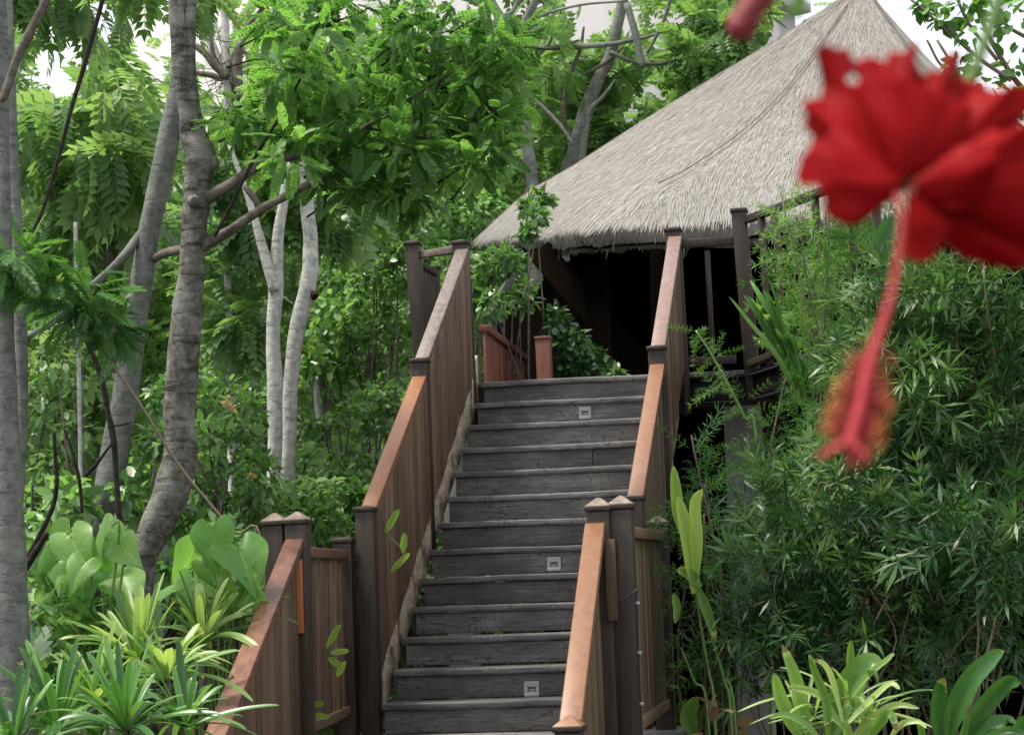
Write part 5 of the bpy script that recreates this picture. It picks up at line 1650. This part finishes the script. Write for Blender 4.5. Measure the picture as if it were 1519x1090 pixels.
# branchy shrub at the upper right corner
t = thing('branchy_shrub', base_of(1500, 500, 13.0), 'branchy shrub with bare pale twigs and sparse leaves at the upper right corner', 'shrub')
for pts in ([(1530, 150, 4), (1500, 110, 4), (1470, 60, 3.5), (1450, 10, 3), (1445, -30, 2)], [(1500, 120, 3), (1450, 85, 3), (1410, 50, 2.5), (1370, 15, 2), (1345, -5, 1.5)], [(1480, 90, 3), (1440, 40, 2.5), (1420, 0, 2)], [(1530, 200, 3), (1480, 160, 3), (1430, 120, 2.5), (1390, 60, 2)],
            [(1530, 60, 3), (1490, 35, 2.5), (1460, -10, 2)], [(1470, 150, 2), (1420, 150, 2), (1380, 120, 1.5)], [(1440, 100, 2), (1400, 100, 2), (1375, 60, 1.5)], [(1545, 300, 5), (1535, 220, 5), (1525, 150, 4)]):
    stem(t, pts, 13.0+rng.uniform(-.2, .2), 'twig', 'branch', False, 6)
crown(t, px_blobs([(1500, 30, 30, 13), (1470, 10, 25, 13), (1440, 50, 24, 13), (1510, 90, 28, 13), (1460, 110, 28, 13), (1420, 100, 22, 13), (1490, 150, 26, 13), (1400, 30, 18, 13), (1430, 0, 22, 13), (1515, 160, 24, 13), (1365, 8, 10, 13), (1400, 130, 18, 13), (1440, 150, 22, 13)]), 26, [T_OV, T_OVW], 'lf_spray', (.05, .12), -.1, .8, .6, 'foliage')

# ------------------------------------------------------------------ hibiscus close to the camera
FD = .95


def zpx(q):
    return 1040+q[0]*.3854, q[1]*.3854


flower = thing('hibiscus_flower', at(1330, 270, FD), 'large frilled red double hibiscus hanging close to the camera with its long column', 'flower')


def petal(outline, throat, off, cup=.022, ruf=.0026, k=2.8, bias=0.0):
    O = np.array([zpx(q) for q in outline], float)
    T0 = np.array(zpx(throat), float)
    O3, _ = smooth_path(np.hstack([O, np.zeros((len(O), 1))]), np.ones(len(O)), 6)
    O = O3[:, :2]
    m0 = len(O)
    Os = O.copy()
    for _ in range(60):
        Os[1:-1] = .5*Os[1:-1]+.25*(Os[:-2]+Os[2:])
    fr = np.cumsum(rng.normal(0, 1.0, m0)); fr = fr-np.convolve(fr, np.ones(9)/9, 'same')
    rad = O-T0; rad = rad/np.linalg.norm(rad, axis=1, keepdims=True)
    O = O+rad*np.clip(fr, -2.5, 2.5)[:, None]*.9
    m = len(O); nv = 30
    ph = rng.uniform(0, 6)
    V, Fq, Tt, uvp = [], [], [], []
    for i in range(nv):
        v = (i/(nv-1))**.85
        for j in range(m):
            u = j/(m-1)
            wb = v**3.5
            e = T0+(Os[j]*(1-wb)+O[j]*wb-T0)*(.02+.98*v)
            # edges of a petal bow a little so the sides are curved, not straight spokes
            mid = (O[0]+O[-1])/2-T0
            d = FD+off+cup*v*v*(1+bias*(u-.5))-.010*math.sin(math.pi*u)*v*(1-.6*v)
            d += ruf*v**2.5*math.sin(k*math.pi*u+ph+1.5*math.sin(3*u+ph))+ruf*.35*v**5*math.sin(k*2.6*math.pi*u+ph*2+2*v)+.0022*v*math.sin(4.2*u+5*v+ph)*math.sin(3.1*v+2*u)
            V.append(at(e[0], e[1], d)); uvp.append(e); Tt.append(u+off*3)
    for i in range(nv-1):
        for j in range(m-1):
            q = np.array(uvp[i*m+j])
            if ((q[0]-1266)/11)**2+((q[1]-121)/9)**2 < 1:
                continue
            Fq.append((i*m+j, i*m+j+1, (i+1)*m+j+1, (i+1)*m+j))
    o = link('petal', np_mesh('petal', V, Fq, Tt, True), 'petal', flower)
    s = o.modifiers.new('thickness', 'SOLIDIFY'); s.thickness = .0006; s.offset = 0
    return o


TH = (765, 700)
petal([(470, 345), (462, 290), (450, 235), (442, 195), (480, 172), (520, 190), (562, 192), (590, 235), (640, 232), (700, 280)], TH, .012, .020)
petal([(590, 300), (612, 240), (660, 222), (710, 240), (728, 198), (780, 206), (812, 172), (832, 165), (822, 225), (850, 280), (868, 318), (840, 360)], TH, .018, .022)
petal([(520, 300), (472, 330), (455, 375), (388, 400), (408, 445), (393, 480), (428, 525), (422, 575), (460, 620)], TH, .006, .016)
petal([(450, 530), (422, 565), (385, 610), (368, 690), (392, 712), (440, 714), (468, 760), (480, 830), (540, 862), (600, 866), (650, 838), (700, 792), (765, 775)], (770, 680), -.006, .004, .0016, 2.5)
petal([(820, 370), (850, 310), (880, 275), (945, 272), (948, 220), (975, 203), (992, 212), (990, 255), (972, 290), (1050, 315), (1112, 350), (1140, 400)], TH, .020, .020)
petal([(1040, 360), (1100, 345), (1150, 350), (1190, 332), (1232, 330), (1285, 350), (1310, 410), (1250, 440), (1212, 500), (1170, 560)], (800, 690), .010, .016)
petal([(1110, 500), (1180, 505), (1240, 480), (1320, 520), (1385, 640), (1400, 780), (1370, 930), (1300, 960)], (815, 710), .004, .010)
petal([(1380, 860), (1370, 960), (1330, 1020), (1243, 1034), (1170, 1030), (1100, 1020), (1045, 1005), (1000, 990), (950, 950), (915, 900), (900, 850)], (815, 725), .014, .012)
petal([(960, 860), (928, 930), (892, 998), (830, 1008), (782, 985), (788, 940), (802, 880), (796, 820)], (790, 720), -.004, .002, .0012, 2)
petal([(600, 330), (640, 290), (720, 300), (800, 310), (880, 340), (960, 370), (1040, 420), (1090, 520)], TH, .002, .012)
petal([(1000, 560), (1090, 560), (1140, 600), (1130, 690), (1090, 760), (1000, 800), (900, 800)], (800, 715), -.006, .006)
petal([(520, 470), (480, 540), (470, 620), (500, 700), (560, 730)], TH, -.002, .010)

# column, anthers and stigmas
colpts = [(1330, 288), (1338, 330), (1330, 400), (1318, 455), (1300, 510), (1286, 560), (1276, 600), (1266, 635), (1260, 655)]
colr = [4, 5, 5.8, 6.8, 8.5, 9, 8, 6, 4]
P, R = [], []
for i, ((x_, y_), r_) in enumerate(zip(colpts, colr)):
    d = FD-.012-.004*i
    P.append(at(x_, y_, d)); R.append(r_*mpp(d))
m = MB(); tube(m, P, R, 12, 6)
m.build('staminal_column', 'stem_pink', flower, smooth=True)
Pc, Rc = smooth_path(P, R, 12)


def ico(mb, c, r, sq=(1, 1, 1)):
    v = []
    rows, seg = 4, 6
    for i in range(rows+1):
        a = math.pi*i/rows
        for j in range(seg):
            b = 2*math.pi*j/seg
            v.append(np.array(c)+np.array((math.sin(a)*math.cos(b)*sq[0], math.sin(a)*math.sin(b)*sq[1], math.cos(a)*sq[2]))*r)
    f = [(i*seg+j, (i+1)*seg+j, (i+1)*seg+(j+1) % seg, i*seg+(j+1) % seg) for i in range(rows) for j in range(seg)]
    mb.add(v, f)


mf, mo, mr = MB(), MB(), MB()
n0, n1 = int(len(Pc)*.50), int(len(Pc)*.90)
k = 0
while k < 330:
    i = int(n0+(n1-n0)*rng.beta(1.6, 1.0))
    a = rng.uniform(0, 2*math.pi)
    tdir = nrm(Pc[min(i+1, len(Pc)-1)]-Pc[i-1])
    s1 = nrm(np.cross(tdir, (0.2, 1, .1))); s2 = np.cross(tdir, s1)
    rd = s1*math.cos(a)+s2*math.sin(a)
    if -(rd@_fw) > .25:          # the side facing down the path has shed its anthers
        continue
    k += 1
    d = nrm(rd+tdir*rng.uniform(-.1, .5))
    L_ = rng.uniform(.005, .0125)*(1 if i > n0+14 else .7)
    tip = Pc[i]+d*(Rc[i]*.8+L_)
    tube(mf, [Pc[i]+d*Rc[i]*.6, (Pc[i]+tip)/2+rng.normal(0, .0005, 3), tip], [.0003, .0003, .00025], 4, 2)
    ico(mo if rng.uniform() < .8 else mr, tip, rng.uniform(.0006, .0011), (1.2, 1, .8))
mf.build('filaments', 'stem_pink', flower)
mo.build('anthers', 'anther', flower, smooth=True)
mr.build('anthers', 'anther_red', flower, smooth=True)
tipp = P[-1]
for (x_, y_), r_ in (((1220, 676), 1), ((1234, 670), .8), ((1262, 690), .8), ((1276, 688), 1), ((1290, 682), .8)):
    m = MB()
    e = at(x_, y_, FD-.045+rng.uniform(-.004, .004))
    tube(m, [P[-3], P[-2]*.6+tipp*.4, tipp*.75+e*.25+np.array((0, 0, .0008)), e], [.0024, .0021, .0016, .0014], 8, 5)
    ico(m, e, .0019*r_, (1, 1, .9))
    m.build('stigma', 'stem_pink', flower, smooth=True)
# green stalk holding the flower
m = MB()
P, R = pxpath([(1490, -40, 10), (1476, 20, 10), (1458, 70, 9), (1440, 118, 9), (1400, 200, 9)], FD+.06)
tube(m, P, R, 10, 6)
m.build('flower_stalk', 'stem_green', flower, smooth=True)
m = MB()
P, R = pxpath([(1395, 180, 10, .0), (1370, 225, 24, -.01), (1345, 262, 18, -.025), (1330, 285, 7, -.03)], FD+.055)
tube(m, P, R, 10, 6)
m.build('calyx', 'stem_green', flower, smooth=True)
# rolled spent bud hanging beside it
t = thing('hibiscus_bud', at(1112, 20, FD), 'dark red rolled-up hibiscus bud hanging at the top edge', 'bud')
m = MB()
P, R = pxpath([(1175, -75, 11), (1150, -40, 17), (1128, -5, 21), (1112, 18, 22), (1102, 36, 23), (1098, 50, 20), (1097, 60, 13)], FD+.02)
tube(m, P, R, 14, 8, .05)
m.build('rolled_petals', 'bud', t, smooth=True)
m = MB()
P, R = pxpath([(1230, -160, 6), (1200, -110, 6), (1176, -75, 9)], FD+.02)
tube(m, P, R, 8, 5)
m.build('stalk', 'stem_green', t, smooth=True)
t = thing('hanging_leaf', at(1182, 0, FD), 'blurred narrow green leaf tip hanging at the top edge beside the red bud', 'leaf')
V, Fq, T = [], [], []
strap(V, Fq, T, [at(1196, -60, FD), at(1190, -20, FD), at(1184, 10, FD), at(1180, 30, FD)], 26*mpp(FD), -_fw, .3, .2)
build_straps(t, V, Fq, T, 'lf_heart', 'blade')
